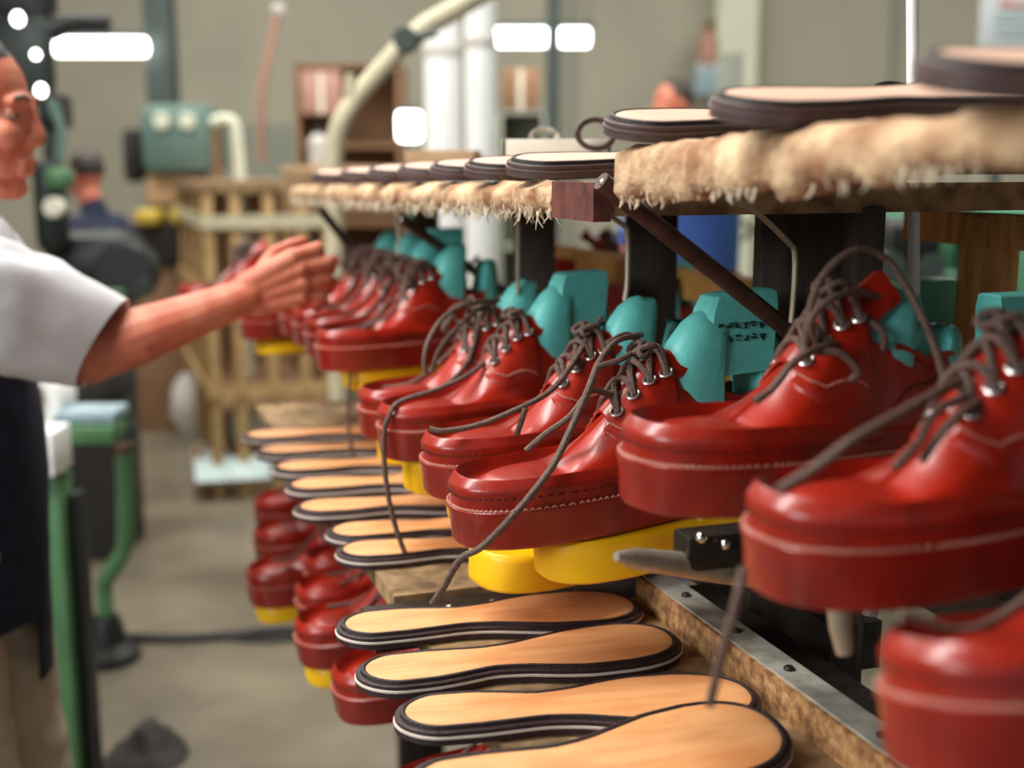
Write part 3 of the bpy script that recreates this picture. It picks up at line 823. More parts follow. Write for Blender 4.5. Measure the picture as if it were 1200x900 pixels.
base = Q(-60, 700, 0); base.z = 0
man = thing('person', 'worker in white shirt and navy apron reaching out to a laced red shoe', 'person', base)
g = G()
tl = Matrix.Rotation(math.radians(8), 3, 'Y')
g.ball(Q(-38, 112), (.088, .074, .088), tl, 24, 16)
g.ball(Q(-12, 158), (.066, .058, .088), tl, 24, 16)
for s in (-1, 1):
    g.cap(Q(30, 119, s*.012), Q(26, 121, s*.040), .0125, .009)
    g.ball(Q(16, 158, s*.036), (.024, .022, .022))
    g.cap(Q(-48, 196, s*.046), Q(6, 219, s*.014), .022, .020)
    g.ball(Q(-52, 152, s*.076), (.018, .010, .032))
    g.ball(Q(41, 166, s*.012), (.009, .008, .008))
g.cap(Q(35, 128), Q(45, 160), .0085, .0115)
g.ball(Q(33, 189), (.012, .024, .0085)); g.ball(Q(31, 200), (.011, .022, .0085)); g.ball(Q(16, 219), (.021, .024, .020))
g.ball(Q(28, 180), (.012, .020, .012))
g.cap(Q(-52, 185), Q(-72, 285), .056, .062)
# trunk and legs under the clothes
g.cap(Q(-75, 330), Q(-70, 600), .105, .110); g.cap(Q(-75, 310, -.13), Q(-75, 310, .13), .07, .07)
g.cap(Q(-70, 640, -.07), Q(-70, 640, .07), .11, .11)
for s in (-1, 1):
    hip = Q(-66, 660, s*.09); kn = V((hip.x+.03, hip.y, .48)); an = V((hip.x-.01, hip.y, .09))
    g.cap(hip, kn, .078, .055); g.cap(kn, an, .052, .036); g.cap(an, an+V((.13, 0, -.045)), .036, .032)
# right arm and hand
SH = Q(-40, 318, -.17); EL = Q(112, 412, -.03); WR = PY(292, 346, 1.94)
g.cap(SH, EL, .056, .046); g.cap(EL, lerp(EL, WR, .32), .045, .0455); g.cap(lerp(EL, WR, .32), lerp(EL, WR, .75), .0445, .033); g.cap(lerp(EL, WR, .75), WR, .033, .0285)
# left arm hanging behind
SH2 = Q(-70, 318, .18); EL2 = Q(-95, 500, .24); g.cap(SH2, EL2, .05, .042); g.cap(EL2, Q(-58, 640, .26), .04, .028)
HD = Q(-52, 668, .26)-Q(34, 572, .22)
g.ball(Q(34, 572, .22)+HD, (.045, .022, .03))
for k in range(4): g.cap(Q(45, 566+k*7, .215)+HD, Q(66, 580+k*6, .20)+HD, .0095, .008)
g.cap(Q(34, 560, .2)+HD, Q(58, 556, .18)+HD, .011, .009)
e1 = V((.90, .06, .36)).normalized(); e2 = V((-.36, -.12, .93)); e2 = (e2-e1*e2.dot(e1)).normalized(); e3 = e1.cross(e2)*-1
if e3.y < 0: e3 = -e3
spec = [(.088, .030, .042, .028, .022, .0108), (.092, .0085, .045, .030, .023, .0110), (.086, -.0135, .041, .027, .022, .0104), (.074, -.034, .033, .021, .019, .0094)]
for k, (u, v, a, b, c, r) in enumerate(spec):
    mcp = WR+e1*u+e2*v
    g.cap(WR+e2*(v*.6)+e1*.004, mcp, .019, .0145)
    sp = e2*(.12-.08*k)
    d1 = (e1*.80+e3*.34-e2*.22+sp).normalized(); d2 = (-e1*.10+e3*.80-e2*.52+sp).normalized(); d3 = (-e1*.75+e3*.35-e2*.30).normalized()
    p1_ = mcp+d1*a; p2_ = p1_+d2*b; p3_ = p2_+d3*c
    g.cap(mcp, p1_, r*1.16, r*1.04); g.ball(mcp-e3*.003, r*1.22); g.ball(p1_, r*1.08); g.cap(p1_, p2_, r, r*.92); g.cap(p2_, p3_, r*.92, r*.8)
t0 = WR+e1*.028+e2*.020+e3*.012; t1 = t0+(e1*.62+e2*.45+e3*.55).normalized()*.044; t2 = t1+(e1*.85+e2*.02+e3*.5).normalized()*.032; t3 = t2+(e1*.8-e2*.15+e3*.55).normalized()*.026
g.cap(t0, t1, .0165, .0125); g.cap(t1, t2, .0118, .0105); g.cap(t2, t3, .0105, .0088)
remesh(g, .0036, 'body', 'skin', man, 0, smooth_it=3)
for s in (-1, 1):
    e = G().ball(Q(23, 133, s*.032), .0108).build('eye', 'glass', man)
    i = G().ball(Q(30.2, 134, s*.033), (.003, .0055, .0055)).build('iris', 'iris', man); i.parent = e
    g = G(); rings = []
    for a in range(5):
        th = math.radians(95-26*a); rings.append([Q(23, 133, s*.032)+V((.0125*math.cos(th)*math.cos(b), .0125*math.cos(th)*math.sin(b)*1.05, .0125*math.sin(th))) for b in [math.radians(-95+190*k/12) for k in range(13)]])
    g.loft(rings, False); lid = g.build('upper_eyelid', 'skin', man); lid.parent = e
    q = [Q(38, 117, s*.014), Q(36, 114, s*.028), Q(30, 117, s*.044)]; G().tube(smooth(q, 4), [.003]*9, 6).build('eyebrow', 'ghair', man)
g = G(); g.ball(Q(-46, 92), (.083, .079, .078), tl, 24, 16); g.cap(Q(-70, 150, -.05), Q(-80, 190, -.03), .035, .03); g.cap(Q(-70, 150, .05), Q(-80, 190, .03), .035, .03)
remesh(g, .008, 'hair', 'ghair', man, .004, 60)
# shirt
g = G()
g.cap(Q(-82, 345), Q(-80, 520), .125, .122); g.cap(Q(-76, 318, -.14), Q(-76, 318, .14), .085, .085); g.cap(Q(-84, 400, -.08), Q(-84, 400, .08), .105, .105)
g.cap(Q(-80, 560, -.06), Q(-80, 560, .06), .115, .115)
g.cap(Q(-60, 262), Q(-72, 300), .072, .085); g.cap(Q(-30, 292, -.11), Q(-2, 284, -.06), .058, .052)
cu = Q(121, 404, -.03); ax = (EL-SH).normalized()
g.cap(SH-ax*.02, lerp(SH, cu, .35), .085, .08)
g.tube([SH2, lerp(SH2, EL2, .4), EL2], [.09, .085, .075], 20)
remesh(g, .008, 't_shirt', 'shirt', man, .007, 12, 2, 3)
g = G(); cuR = (PY(146, 353, MY-.03)-PY(94, 456, MY-.03))/2; cc = (PY(146, 353, MY-.03)+PY(94, 456, MY-.03))/2
cv = cuR.normalized(); cw = V((0, 1, 0)); rows = []; inner = []
for i in range(15):
    t = i/14; c = lerp(SH+V((.02, 0, .0)), cc, t); u_ = lerp(V((.35, 0, .94)), cv, t).normalized()
    ru = lerp(.098, cuR.length, t) + .006*math.sin(PI*t); rw = lerp(.10, .068, t); ro = []; ri = []
    for k in range(40):
        a = 2*PI*k/40; wv = .006*math.sin(PI*min(1, t*1.2))*pnoise(V((t*5+a*.5, math.sin(a)*2, 3+math.cos(a)*2)))*2.2 + .0035*t*math.sin(3*a+1)
        d = u_*math.cos(a)*(ru+wv) + cw*math.sin(a)*(rw+wv); ro.append(c+d); ri.append(c+d*.955-V((.001, 0, 0)))
    rows.append(ro); inner.append(ri)
slv = G().loft(rows+list(reversed(inner)), True, False, False).build('sleeve', 'shirt', man)
g = G(); hem = [lerp(a, b, .5) for a, b in zip(rows[-1], rows[-1])]; hem2 = [p-(cc-SH).normalized()*.018 for p in hem]
g.tube(hem2+[hem2[0]], .0014, 5, False); s_ = g.build('hem_seam', 'card', man); s_.parent = slv
# collar
g = G(); q = []
for k in range(25):
    a = 2*PI*k/24; q.append(Q(-62, 262)+V((.076*math.cos(a), .078*math.sin(a), -.028*math.cos(a))))
g.tube(q, .009, 8, False); g.build('collar', 'shirt', man)
# apron
def sheet(rows, th, name, m, parent):
    lo = []
    for r in rows:
        c = sum(r, V((0, 0, 0)))/len(r); lo.append([p+(V((c.x-.1, c.y, p.z))-p).normalized()*th for p in r])
    return G().loft([a+list(reversed(b)) for a, b in zip(rows, lo)]).build(name, m, parent, ang=60)
rows = []
for py, fx in ((405, 30), (440, 34), (500, 43), (560, 49), (640, 54), (718, 58)):
    c = Q(-60, py); rx = (fx+60)*MY/F; ry = .17 if py > 450 else .13; row = []
    for k in range(21):
        a = math.radians(-105+210*k/20); row.append(V((c.x+rx*math.cos(a)+.004*math.sin(a*9+py*.02), c.y+ry*math.sin(a), c.z)))
    rows.append(row)
ap = sheet(rows, .008, 'apron', 'navy', man)
rows = []
for py, fx in ((690, 56), (740, 60), (792, 62)):
    c = Q(-60, py); rx = (fx+60)*MY/F
    rows.append([V((c.x+rx*math.cos(a), c.y+.17*math.sin(a), c.z)) for a in [math.radians(-6+66*k/10) for k in range(11)]])
s_ = sheet(rows, .008, 'apron_flap', 'navy', man); s_.parent = ap
g = G().tube(smooth([Q(-20, 300, -.09), Q(-2, 345, -.10), Q(12, 405, -.11)], 5), .012, 8); s_ = g.build('strap', 'navy', man); s_.parent = ap
g = G(); g.cap(Q(-64, 620, -.06), Q(-64, 620, .06), .135, .135)
for s in (-1, 1):
    hip = Q(-58, 680, s*.095); kn = V((hip.x+.045, hip.y, .5)); an = V((hip.x+.01, hip.y, .10))
    g.cap(hip, kn, .105, .088); g.tube([kn, lerp(kn, an, .5), an], [.088, .080, .076], 20)
remesh(g, .010, 'trousers', 'beige', man, .008, 11, 2, 8)
for s in (-1, 1):
    hip = Q(-66, 660, s*.09); a = V((hip.x-.02, hip.y, 0)); rr = []
    for x, w, h in ((-.07, .025, .05), (-.05, .04, .085), (0, .045, .10), (.07, .048, .075), (.13, .05, .06), (.18, .04, .045), (.20, .02, .03)):
        rr.append([a+V((x, w*math.cos(t), h*(.5+.5*math.sin(t)))) for t in [2*PI*k/16 for k in range(16)]])
    G().loft(rr).build('boot', 'black', man)

def bystander(label, head, height, face, top_m, leg_m, hair_m='hair', lean=0):
    """standing figure; head = centre of the head, face = angle it looks at"""
    b = V((head.x, head.y, 0)); o = thing('person', label, 'person', b, None, 'people in the background')
    k = height/1.75; Rf = Matrix.Rotation(face, 3, 'Z')
    P = lambda x, y, z: b + Rf @ V((x*k + lean*max(0, z-1.0), y*k, z*k))
    g = G(); g.ball(P(-.012, 0, 1.645), (.094*k, .075*k, .098*k), Rf); g.ball(P(.022, 0, 1.595), (.068*k, .058*k, .078*k), Rf)
    g.cap(P(.088, 0, 1.635), P(.104, 0, 1.600), .008*k, .011*k); g.ball(P(.078, 0, 1.535), (.02*k, .022*k, .018*k)); g.ball(P(.083, 0, 1.568), (.012*k, .022*k, .010*k), Rf)
    for s in (-1, 1): g.ball(P(-.005, s*.076, 1.62), (.017*k, .010*k, .03*k), Rf)
    g.cap(P(-.02, 0, 1.54), P(-.03, 0, 1.44), .055*k, .06*k); g.cap(P(-.02, 0, 1.32), P(-.01, 0, .98), .10*k, .10*k); g.cap(P(-.02, -.13, 1.37), P(-.02, .13, 1.37), .06*k, .06*k)
    for s in (-1, 1):
        g.cap(P(-.02, s*.2, 1.36), P(.0, s*.24, 1.07), .048*k, .04*k); g.cap(P(0, s*.24, 1.07), P(.16, s*.18, .92), .038*k, .028*k)
        h = P(.19, s*.17, .90); g.ball(h, (.04*k, .028*k, .03*k), Rf)
        for f in range(4): g.cap(P(.21, s*(.155+.014*f), .905), P(.255, s*(.15+.016*f), .885), .009*k, .0075*k, 8)
        g.cap(P(.18, s*.15, .905), P(.22, s*.125, .895), .010*k, .008*k, 8)
        g.cap(P(0, s*.09, .93), P(.02, s*.1, .48), .075*k, .052*k); g.cap(P(.02, s*.1, .48), P(0, s*.1, .08), .05*k, .035*k); g.cap(P(0, s*.1, .06), P(.14, s*.1, .035), .035*k, .03*k)
    remesh(g, .009, 'body', 'skin', o, 0, smooth_it=2)
    g = G(); g.cap(P(-.03, 0, 1.47), P(-.02, 0, 1.36), .068*k, .10*k); g.cap(P(-.02, 0, 1.30), P(-.01, 0, .95), .135*k, .135*k); g.cap(P(-.02, -.14, 1.365), P(-.02, .14, 1.365), .078*k, .078*k); g.cap(P(-.015, -.07, 1.05), P(-.015, .07, 1.05), .12*k, .12*k)
    for s in (-1, 1): g.tube([P(-.02, s*.18, 1.37), P(0, s*.245, 1.07), P(.12, s*.195, .955)], [.068*k, .056*k, .045*k], 16)
    remesh(g, .014, 'jacket', top_m, o, .010, 9, 2, 5)
    g = G(); g.cap(P(0, -.06, .92), P(0, .06, .92), .125*k, .125*k)
    for s in (-1, 1): g.tube([P(0, s*.09, .9), P(.02, s*.1, .5), P(.0, s*.1, .07)], [.098*k, .078*k, .062*k], 16)
    remesh(g, .014, 'trousers', leg_m, o, .008, 9, 2, 6)
    g = G(); g.ball(P(-.028, 0, 1.668), (.092*k, .080*k, .088*k), Rf); remesh(g, .010, 'hair', hair_m, o, .006, 40)
    return o
bystander('distant man in navy work jacket bent over a machine, behind the worker\'s face', PY(108, 178, 5.6), 1.60, math.radians(150), 'navy', 'navy', 'hair', .1)
bystander('distant man whose reddish head shows above the near shelf', PY(786, 121, 6.6), 1.97, math.radians(215), 'bluecloth', 'navy', 'hair')

# ------------------------------------------------------------------ workshop behind
def bx(px0, py0, px1, py1, Y, dep, g=None, bev=.006):
    a = PY(px0, py0, Y); b = PY(px1, py1, Y); g = g or G()
    zc = (a.z+b.z)/2
    return g.box(((a.x+b.x)/2, Y+dep/2, zc), (abs(b.x-a.x), dep, abs(a.z-b.z)), None, bev)
def cyl(g, c, r, h, axis='Z', n=20):
    Rm = {'Z': None, 'X': Matrix.Rotation(PI/2, 3, 'Y'), 'Y': Matrix.Rotation(-PI/2, 3, 'X')}[axis]
    return g.lathe([(r*.01, -h/2), (r*.92, -h/2), (r, -h/2+r*.08), (r, h/2-r*.08), (r*.92, h/2), (r*.01, h/2)], c, n, Rm)
def ground(px, Y): p = PY(px, 100, Y); return V((p.x, Y, 0))
# green machine stand beside the worker
gm = thing('machine_stand', 'green machine stand with bent pipe leg beside the worker', 'machine', ground(90, 3.1))
p = PY(58, 600, 2.74); top_z = PY(53, 556, 2.74).z
G().box((p.x, 2.74, top_z/2), (.084, .09, top_z), None, .004).build('column', 'green', gm)
G().box((p.x+.056, 2.77, .40), (.022, .06, .80), None, .003).build('back_strap', 'black', gm)
g = bx(20, 508, 64, 560, 2.66, .12); wb = g.build('white_box', 'white', gm)
g = G(); cyl(g, PY(42, 528, 2.655), .016, .01, 'Y'); cyl(g, PY(49, 537, 2.655), .011, .01, 'Y'); s_ = g.build('socket', 'black', gm); s_.parent = wb
g = bx(26, 500, 134, 522, 2.9, .10); g.build('crossbar', 'green', gm)
g = bx(64, 483, 134, 497, 2.92, .12); g.build('plate', 'bluegrey', gm)
pp = [PY(135, 340, 3.5), PY(138, 430, 3.5), PY(145, 520, 3.55), PY(147, 600, 3.6), PY(146, 640, 3.65), PY(140, 655, 3.66), PY(125, 678, 3.68), PY(122, 690, 3.7)]
pp = pp + [V((pp[-1].x, 3.7, .03))]
G().tube(smooth(pp, 4), .026, 14).build('bent_pipe_leg', 'green', gm)
g = G(); g.lathe([(.001, 0), (.10, 0), (.10, .03), (.06, .06), (.05, .12), (.035, .15), (.001, .15)], (pp[-1].x, 3.7, 0), 18); g.build('foot', 'black', gm)
g = bx(126, 500, 152, 526, 3.45, .08); g.build('clamp', 'dgreen', gm)
g = bx(66, 436, 128, 482, 3.3, .28, None, .02); g.build('motor', 'dirt', gm)
g = G(); cyl(g, PY(46, 466, 3.0), .075, .12, 'Y'); dr = g.build('drum', 'white', gm)
g = G(); g.ball(PY(34, 464, 2.93), (.032, .03, .042)); s_ = g.build('red_knob', mat('dark_red_knob', (116, 24, 28), .4), gm); s_.parent = dr
hz = smooth([PY(60, 425, 3.1), PY(68, 450, 3.0), PY(66, 480, 2.98), PY(48, 500, 2.96), PY(28, 506, 2.95)], 5); G().tube(hz, .008, 8).build('hose', 'black', gm)
g = bx(132, 520, 152, 534, 3.4, .05); g.build('rust_collar', 'rust', gm)
# dark machine behind the face
dm = thing('stitching_machine', 'tall black and green stitching machine behind the worker\'s face', 'machine', ground(60, 4.6))
g = bx(-40, 16, 60, 112, 4.6, .10, None, .04); g.build('head_casting', 'dgreen', dm)
g = bx(-60, -60, 60, 24, 4.65, .12, None, .04); g.build('upper_casting', 'black', dm)
g = G(); cyl(g, PY(95, 27, 4.55), .03, .20, 'X'); g.tube([PY(60, 40, 4.5), PY(85, 27, 4.5)], .03, 12); g.build('spindle', 'black', dm)
g = bx(40, 108, 66, 150, 4.6, .2, None, .02); g.build('neck', 'black', dm)
g = bx(48, 150, 58, 196, 4.6, .12); g.build('rail', 'dgreen', dm)
g = G().tube([PY(60, 118, 4.6), PY(72, 150, 4.6), PY(68, 200, 4.6)], .018, 10); g.build('rod', 'tealpaint', dm)
g = bx(30, 186, 74, 300, 4.5, .14, None, .05); g.build('bed', 'dgreen', dm)
g = bx(48, 196, 78, 222, 4.42, .12, None, .03); g.build('green_cover', 'green', dm)
g = G(); cyl(g, PY(64, 243, 4.40), .034, .05, 'Y'); g.build('hand_wheel', 'card', dm)
g = bx(42, 272, 160, 352, 4.6, .25, None, .08); g.build('arm_casting', 'black', dm)
g = G(); cyl(g, PY(150, 318, 4.5), .11, .1, 'Y'); g.build('flywheel', 'black', dm)
g = G(); cyl(g, PY(168, 336, 4.45), .035, .1, 'Y'); g.build('pulley', 'dgreen', dm)
b0 = ground(80, 4.85); zz = PY(80, 350, 4.6).z; G().box((b0.x, 4.85, zz/2), (.30, .35, zz), None, .01).build('pedestal', 'dirt', dm)
for i, (px, py, r) in enumerate(((21, 22, .022), (42, 64, .014), (48, 106, .020))):
    g = G(); g.ball(PY(px, py, 4.50), (r*.8, .02, r)); g.build('bright_spot', 'tube', dm)  # small glowing white spots on the machine's front
# teal press
tp = thing('press', 'teal grey press with two round dials below a dark column', 'machine', ground(202, 7.2))
g = bx(160, 122, 246, 204, 7.0, .5, None, .06); hd = g.build('head', 'tealpaint', tp)
for px in (189, 219):
    g = G(); cyl(g, PY(px, 142, 6.99), .045, .03, 'Y'); s_ = g.build('dial', 'column', tp); s_.parent = hd
g = bx(140, 150, 163, 214, 7.2, .3, None, .04); g.build('side_box', 'dirt', tp)
g = bx(170, 204, 228, 240, 7.1, .4, None, .02); g.build('throat', 'cardb', tp)
g = bx(156, 246, 186, 264, 6.9, .2, None, .03); g.build('yellow_guard', 'ybright', tp)
g = bx(196, 243, 224, 263, 6.9, .2, None, .03); g.build('yellow_guard', 'ybright', tp)
g = bx(146, 262, 236, 312, 7.0, .5, None, .03); g.build('table', 'dirt', tp)
zz = PY(190, 310, 7.2).z; G().box((ground(192, 7.25).x, 7.25, zz/2), (.42, .4, zz), None, .01).build('pedestal', 'brown', tp)
# columns
def pillar(label, px0, px1, Y, m, z1=5.2, cap=True):
    a = ground(px0, Y); b = ground(px1, Y); w_ = b.x-a.x
    o = thing('pillar', label, 'pillar', ((a.x+b.x)/2, Y, 0))
    # steel I section
    c = V(((a.x+b.x)/2, Y, z1/2)); g = G()
    for s in (-1, 1): g.box(c+V((0, s*w_*.5, 0)), (w_, w_*.12, z1), None, .002)
    g.box(c, (w_*.14, w_, z1)); g.build('shaft', m, o)
    G().box((c.x, Y, .012), (w_*1.8, w_*1.9, .024), None, .003).build('base_plate', m, o); return o
M['coldark'] = mat('slate_paint', (62, 74, 70), .6, var=.08, vscale=3)
pillar('dark steel pillar rising behind the teal press', 176, 206, 8.2, 'coldark')
pillar('slim dark steel pillar crossing the paired fluorescent light', 640, 656, 7.6, 'coldark')
# fluorescent lights
def fluo(label, px0, px1, py, Y, hang=True):
    a = PY(px0, py, Y); b = PY(px1, py, Y); o = thing('fluorescent_lamp', label, 'lamp', (a+b)/2, None, 'fluorescent lamps')
    L = b.x-a.x; g = G(); cyl(g, (a+b)/2, 10.5/F*Y*.9, L, 'X', 16); g.build('tube', 'tube', o)
    G().box((a+b)/2+V((0, 0, 13/F*Y)), (L+.06, .10, .03), None, .006).build('housing', 'coldark', o)
    for p_ in (a, b): G().tube([p_+V((0, 0, .08)), V((p_.x, p_.y, 5.2))], .006, 6).build('hanger', 'coldark', o)
    return o
fluo('lit fluorescent tube at upper left beside the worker\'s head', 66, 171, 55, 8.0)
fluo('lit fluorescent tube passing behind the slim dark pillar', 578, 690, 44, 8.4)
# white ducts
def duct(label, px0, px1, py0, Y, group='white ducts'):
    a = ground(px0, Y); b = ground(px1, Y); r = (b.x-a.x)/2; c = (a+b)/2
    o = thing('duct', label, 'duct', c, None, group); z1 = PY(px0, py0, Y).z
    G().lathe([(r*.3, .9), (r*.9, .92), (r, 1.0), (r, z1-.05), (r*.95, z1), (r*.2, z1)], (c.x, c.y, 0), 24).build('sleeve', 'white', o)
    for zz in (1.0, 1.95): G().lathe([(r*1.0, zz), (r*1.06, zz+.005), (r*1.06, zz+.04), (r, zz+.045)], (c.x, c.y, 0), 24).build('hoop', 'bag', o)
    G().tube([(c.x, c.y, 0), (c.x, c.y, .95)], .05, 12).build('stand', 'coldark', o); return o
duct('white cylinder duct, left and shorter of the upright pair', 497, 541, 22, 5.0)
duct('white cylinder duct, right and taller of the upright pair', 545, 582, -80, 4.6)
# cream extraction pipe
ep = thing('extraction_pipe', 'cream jointed extraction pipe slanting up from the far shelf', 'pipe', ground(390, 3.6))
pts = smooth([PY(390, 200, 3.6), PY(393, 165, 3.6), PY(402, 138, 3.6), PY(425, 105, 3.62), PY(470, 55, 3.66)], 6)
G().tube([V((pts[0].x, pts[0].y, 0))]+pts, .028, 14).build('lower_tube', 'pipe', ep)
G().tube([PY(466, 58, 3.66), PY(500, 30, 3.7), PY(552, 0, 3.75), PY(620, -40, 3.8)], .031, 14).build('upper_tube', 'pipe', ep)
g = G(); cyl(g, PY(476, 47, 3.6), .034, .10, 'Y'); g.tube([PY(476, 48, 3.6), PY(512, 38, 3.6)], .012, 8); g.build('joint', 'coldark', ep)
G().tube([PY(412, 118, 3.6), PY(410, 104, 3.6), PY(411, 86, 3.6)], [.017, .016, .013], 10).build('stub', 'pipe', ep)
# white inverted u pipe
a = PY(252, 146, 6.6)
up_ = thing('bent_pipe', 'white pipe bent over like a cane beside the teal press', 'pipe', ground(272, 6.6))
pts = smooth([PY(248, 144, 6.6), PY(262, 140, 6.6), PY(274, 145, 6.6), PY(278, 170, 6.6), PY(281, 205, 6.6)], 5); pts.append(V((pts[-1].x, 6.6, 0)))
G().tube(pts, .03, 12).build('tube', 'column', up_); G().tube([PY(253, 150, 6.62), V((PY(253, 150, 6.62).x, 6.62, 0))], .022, 10).build('leg', 'brown', up_)
# brown tall cart + cabinets on the far wall
def cabinet(name, label, px0, py0, px1, py1, Y, dep, m, shelves=0, group=None, m2='card', cat='cabinet'):
    a = PY(px0, py0, Y); b = PY(px1, py1, Y); o = thing(name, label, cat, ((a.x+b.x)/2, Y+dep/2, 0), None, group)
    w_ = b.x-a.x; h = a.z; t = .03; cx = (a.x+b.x)/2
    for s in (-1, 1): G().box((cx+s*(w_/2-t/2), Y+dep/2, h/2), (t, dep, h), None, .004).build('side', m, o)
    G().box((cx, Y+dep-.01, h/2), (w_, .02, h)).build('back', m, o)
    for k in range(shelves+2):
        z = lerp(.06, h-t/2, k/(shelves+1)); G().box((cx, Y+dep/2, z), (w_-.02, dep, t)).build('shelf', m, o)
    return o
cabinet('shelf_unit', 'dark brown open shelf unit behind the cream slanting pipe', 344, 74, 472, 250, 8.6, .5, 'brown', 3)
def carton(label, px0, py0, px1, py1, Y, dep, m, group='cartons'):
    a = PY(px0, py0, Y); b = PY(px1, py1, Y); o = thing('carton', label, 'box', ((a.x+b.x)/2, Y+dep/2, min(a.z, b.z)), None, group)
    bx(px0, py0, px1, py1, Y, dep, None, .008).build('body', m, o)
    c = (a+b)/2; w_ = abs(a.x-b.x); z1 = max(a.z, b.z)
    for s in (-1, 1): G().box((c.x+s*w_*.245, Y+dep/2, z1+.004), (w_*.48, dep*.98, .008), None, .002).build('flap', m, o)
    G().box((c.x, Y-.002, (a.z+b.z)/2), (w_*.12, .004, abs(a.z-b.z)*.96)).build('tape', 'card', o); return o
carton('rust brown carton standing beside the cream pipe stub', 352, 84, 400, 134, 8.55, .35, 'pinkish')
carton('brown carton seen between the white ducts and the slim dark pillar', 588, 80, 632, 130, 8.5, .4, 'brown')
cabinet('cabinet', 'low grey green cabinet under the carton near the slim pillar', 583, 128, 640, 250, 8.5, .5, 'walldado', 1)
sgn = thing('lamp_box', 'small glowing white box between the cream pipe and white ducts', 'lamp', ground(478, 6.2))
bx(465, 130, 492, 165, 6.2, .12, None, .02).build('diffuser', 'tube', sgn); bx(462, 126, 495, 131, 6.2, .14).build('cap', 'coldark', sgn)
zz = PY(478, 166, 6.2).z; G().box((ground(478, 6.2).x, 6.26, zz/2), (.05, .05, zz), None, .005).build('stand', 'coldark', sgn)
rp = thing('hanging_hose', 'thin brownish hose hanging down the far wall', 'hose', PY(310, 90, 9))
G().tube(smooth([PY(326, 8, 9), PY(322, 30, 9), PY(314, 70, 9), PY(306, 110, 9), PY(306, 190, 9)], 5), .03, 10).build('tube', 'pinkish', rp); g = G().ball(PY(326, 12, 9), .05); g.build('nozzle', 'bag', rp)
wb_ = thing('work_bench', 'dark work bench holding small clutter below the brown shelf unit', 'bench', ground(420, 7.5))
bx(330, 196, 500, 206, 7.4, .8).build('top', 'cardb', wb_)
zz = PY(330, 206, 7.4).z
for px in (334, 496):
    for dy in (.05, .72): G().box((ground(px, 7.4).x, 7.4+dy, zz/2), (.06, .06, zz), None, .005).build('leg', 'brown', wb_)
bx(334, 240, 496, 250, 7.45, .7).build('lower_shelf', 'brown', wb_)
can = thing('canister', 'pale canister standing on the bench at the foot of the cream pipe', 'canister', PY(374, 196, 7.3))
c = PY(374, 196, 7.5); G().lathe([(.02, 0), (.055, .005), (.06, .02), (.06, .16), (.03, .19), (.03, .21), (.005, .215)], c, 18).build('body', 'bag', can)
G().lathe([(.034, .2), (.034, .235), (.01, .24)], c, 16).build('lid', 'dgreen', can)
# clutter on wall pier
bt = thing('wall_box', 'blue grey box fixed to the pale pier on the far wall', 'box', PY(829, 95, 11.6))
bx(815, 78, 845, 112, 11.55, .2, None, .02).build('body', 'bluegrey', bt); bx(818, 75, 842, 79, 11.55, .2).build('lid', 'white', bt)
bt = thing('extinguisher', 'pinkish red cylinder with dark head fixed above the blue grey box', 'extinguisher', PY(829, 60, 11.6))
c = PY(829, 78, 11.6); G().lathe([(.02, 0), (.08, .01), (.09, .05), (.09, .22), (.06, .30), (.03, .33), (.01, .33)], c, 18).build('body', 'pinkish', bt)
g = G().lathe([(.03, .32), (.05, .34), (.05, .38), (.02, .40)], c, 14); g.tube([c+V((0, 0, .38)), c+V((.07, 0, .40))], .012, 8); g.build('valve', 'brown', bt)
kn = thing('wall_switch', 'small dark switch low on the pale pier', 'switch', PY(861, 104, 11.6))
bx(857, 100, 866, 108, 11.56, .05, None, .01).build('plate', 'brown', kn); g = G(); cyl(g, PY(861, 104, 11.55), .012, .03, 'Y'); g.build('button', 'black', kn)
nt_ = thing('notice_board', 'pale notice sheet with faint red print at the top right', 'notice', PY(1185, 20, 6))
bx(1154, -60, 1230, 66, 6.0, .01, None, .002).build('sheet', mat('notice_paper', (206, 212, 212), .7, var=.03), nt_)
g = G()
for (x0, y0, x1, y1) in ((1172, 2, 1188, 8), (1190, 4, 1204, 9)): bx(x0, y0, x1, y1, 5.995, .004, g, 0)
g.build('red_print', 'redmark', nt_)
g = G()
for y in (16, 24, 33, 41): bx(1166, y, 1212, y+2.4, 5.995, .004, g, 0)
g.build('grey_lines', 'bluegrey', nt_)
b = V((PY(1180, 66, 6).x, 6.05, 0)); G().tube([b, V((b.x, 6.05, 2.3))], .025, 10).build('stand', 'coldark', nt_)
# mint machine seen under the near shelf at right
mm = thing('mint_machine', 'mint green machine glimpsed under the near shelf at the right', 'machine', ground(1110, 4.2))
bx(1020, 228, 1120, 330, 4.1, .6, None, .03).build('body', 'mint', mm); bx(1128, 240, 1290, 350, 4.15, .6, None, .03).build('side_body', 'mint', mm)
bx(1085, 236, 1091, 330, 4.08, .03).build('seam', 'green', mm)
g = G(); cyl(g, PY(1062, 288, 3.9), .09, .16, 'X'); g.box(PY(1072, 272, 3.95), (.18, .1, .05), None, .015); g.build('motor', 'black', mm)
g = G(); cyl(g, PY(1040, 312, 3.85), .05, .1, 'Y'); cyl(g, PY(1088, 312, 3.85), .04, .1, 'Y'); g.build('wheel', 'coldark', mm)
bx(1040, 320, 1130, 352, 4.0, .5, None, .02).build('bed', 'mint', mm)
zz = PY(1110, 350, 4.2).z; G().box((ground(1140, 4.4).x, 4.45, zz/2), (.7, .5, zz), None, .02).build('pedestal', 'green', mm)
bc = thing('bin', 'blue bin glimpsed under the shelf beside the diagonal bar', 'bin', ground(812, 5.2))
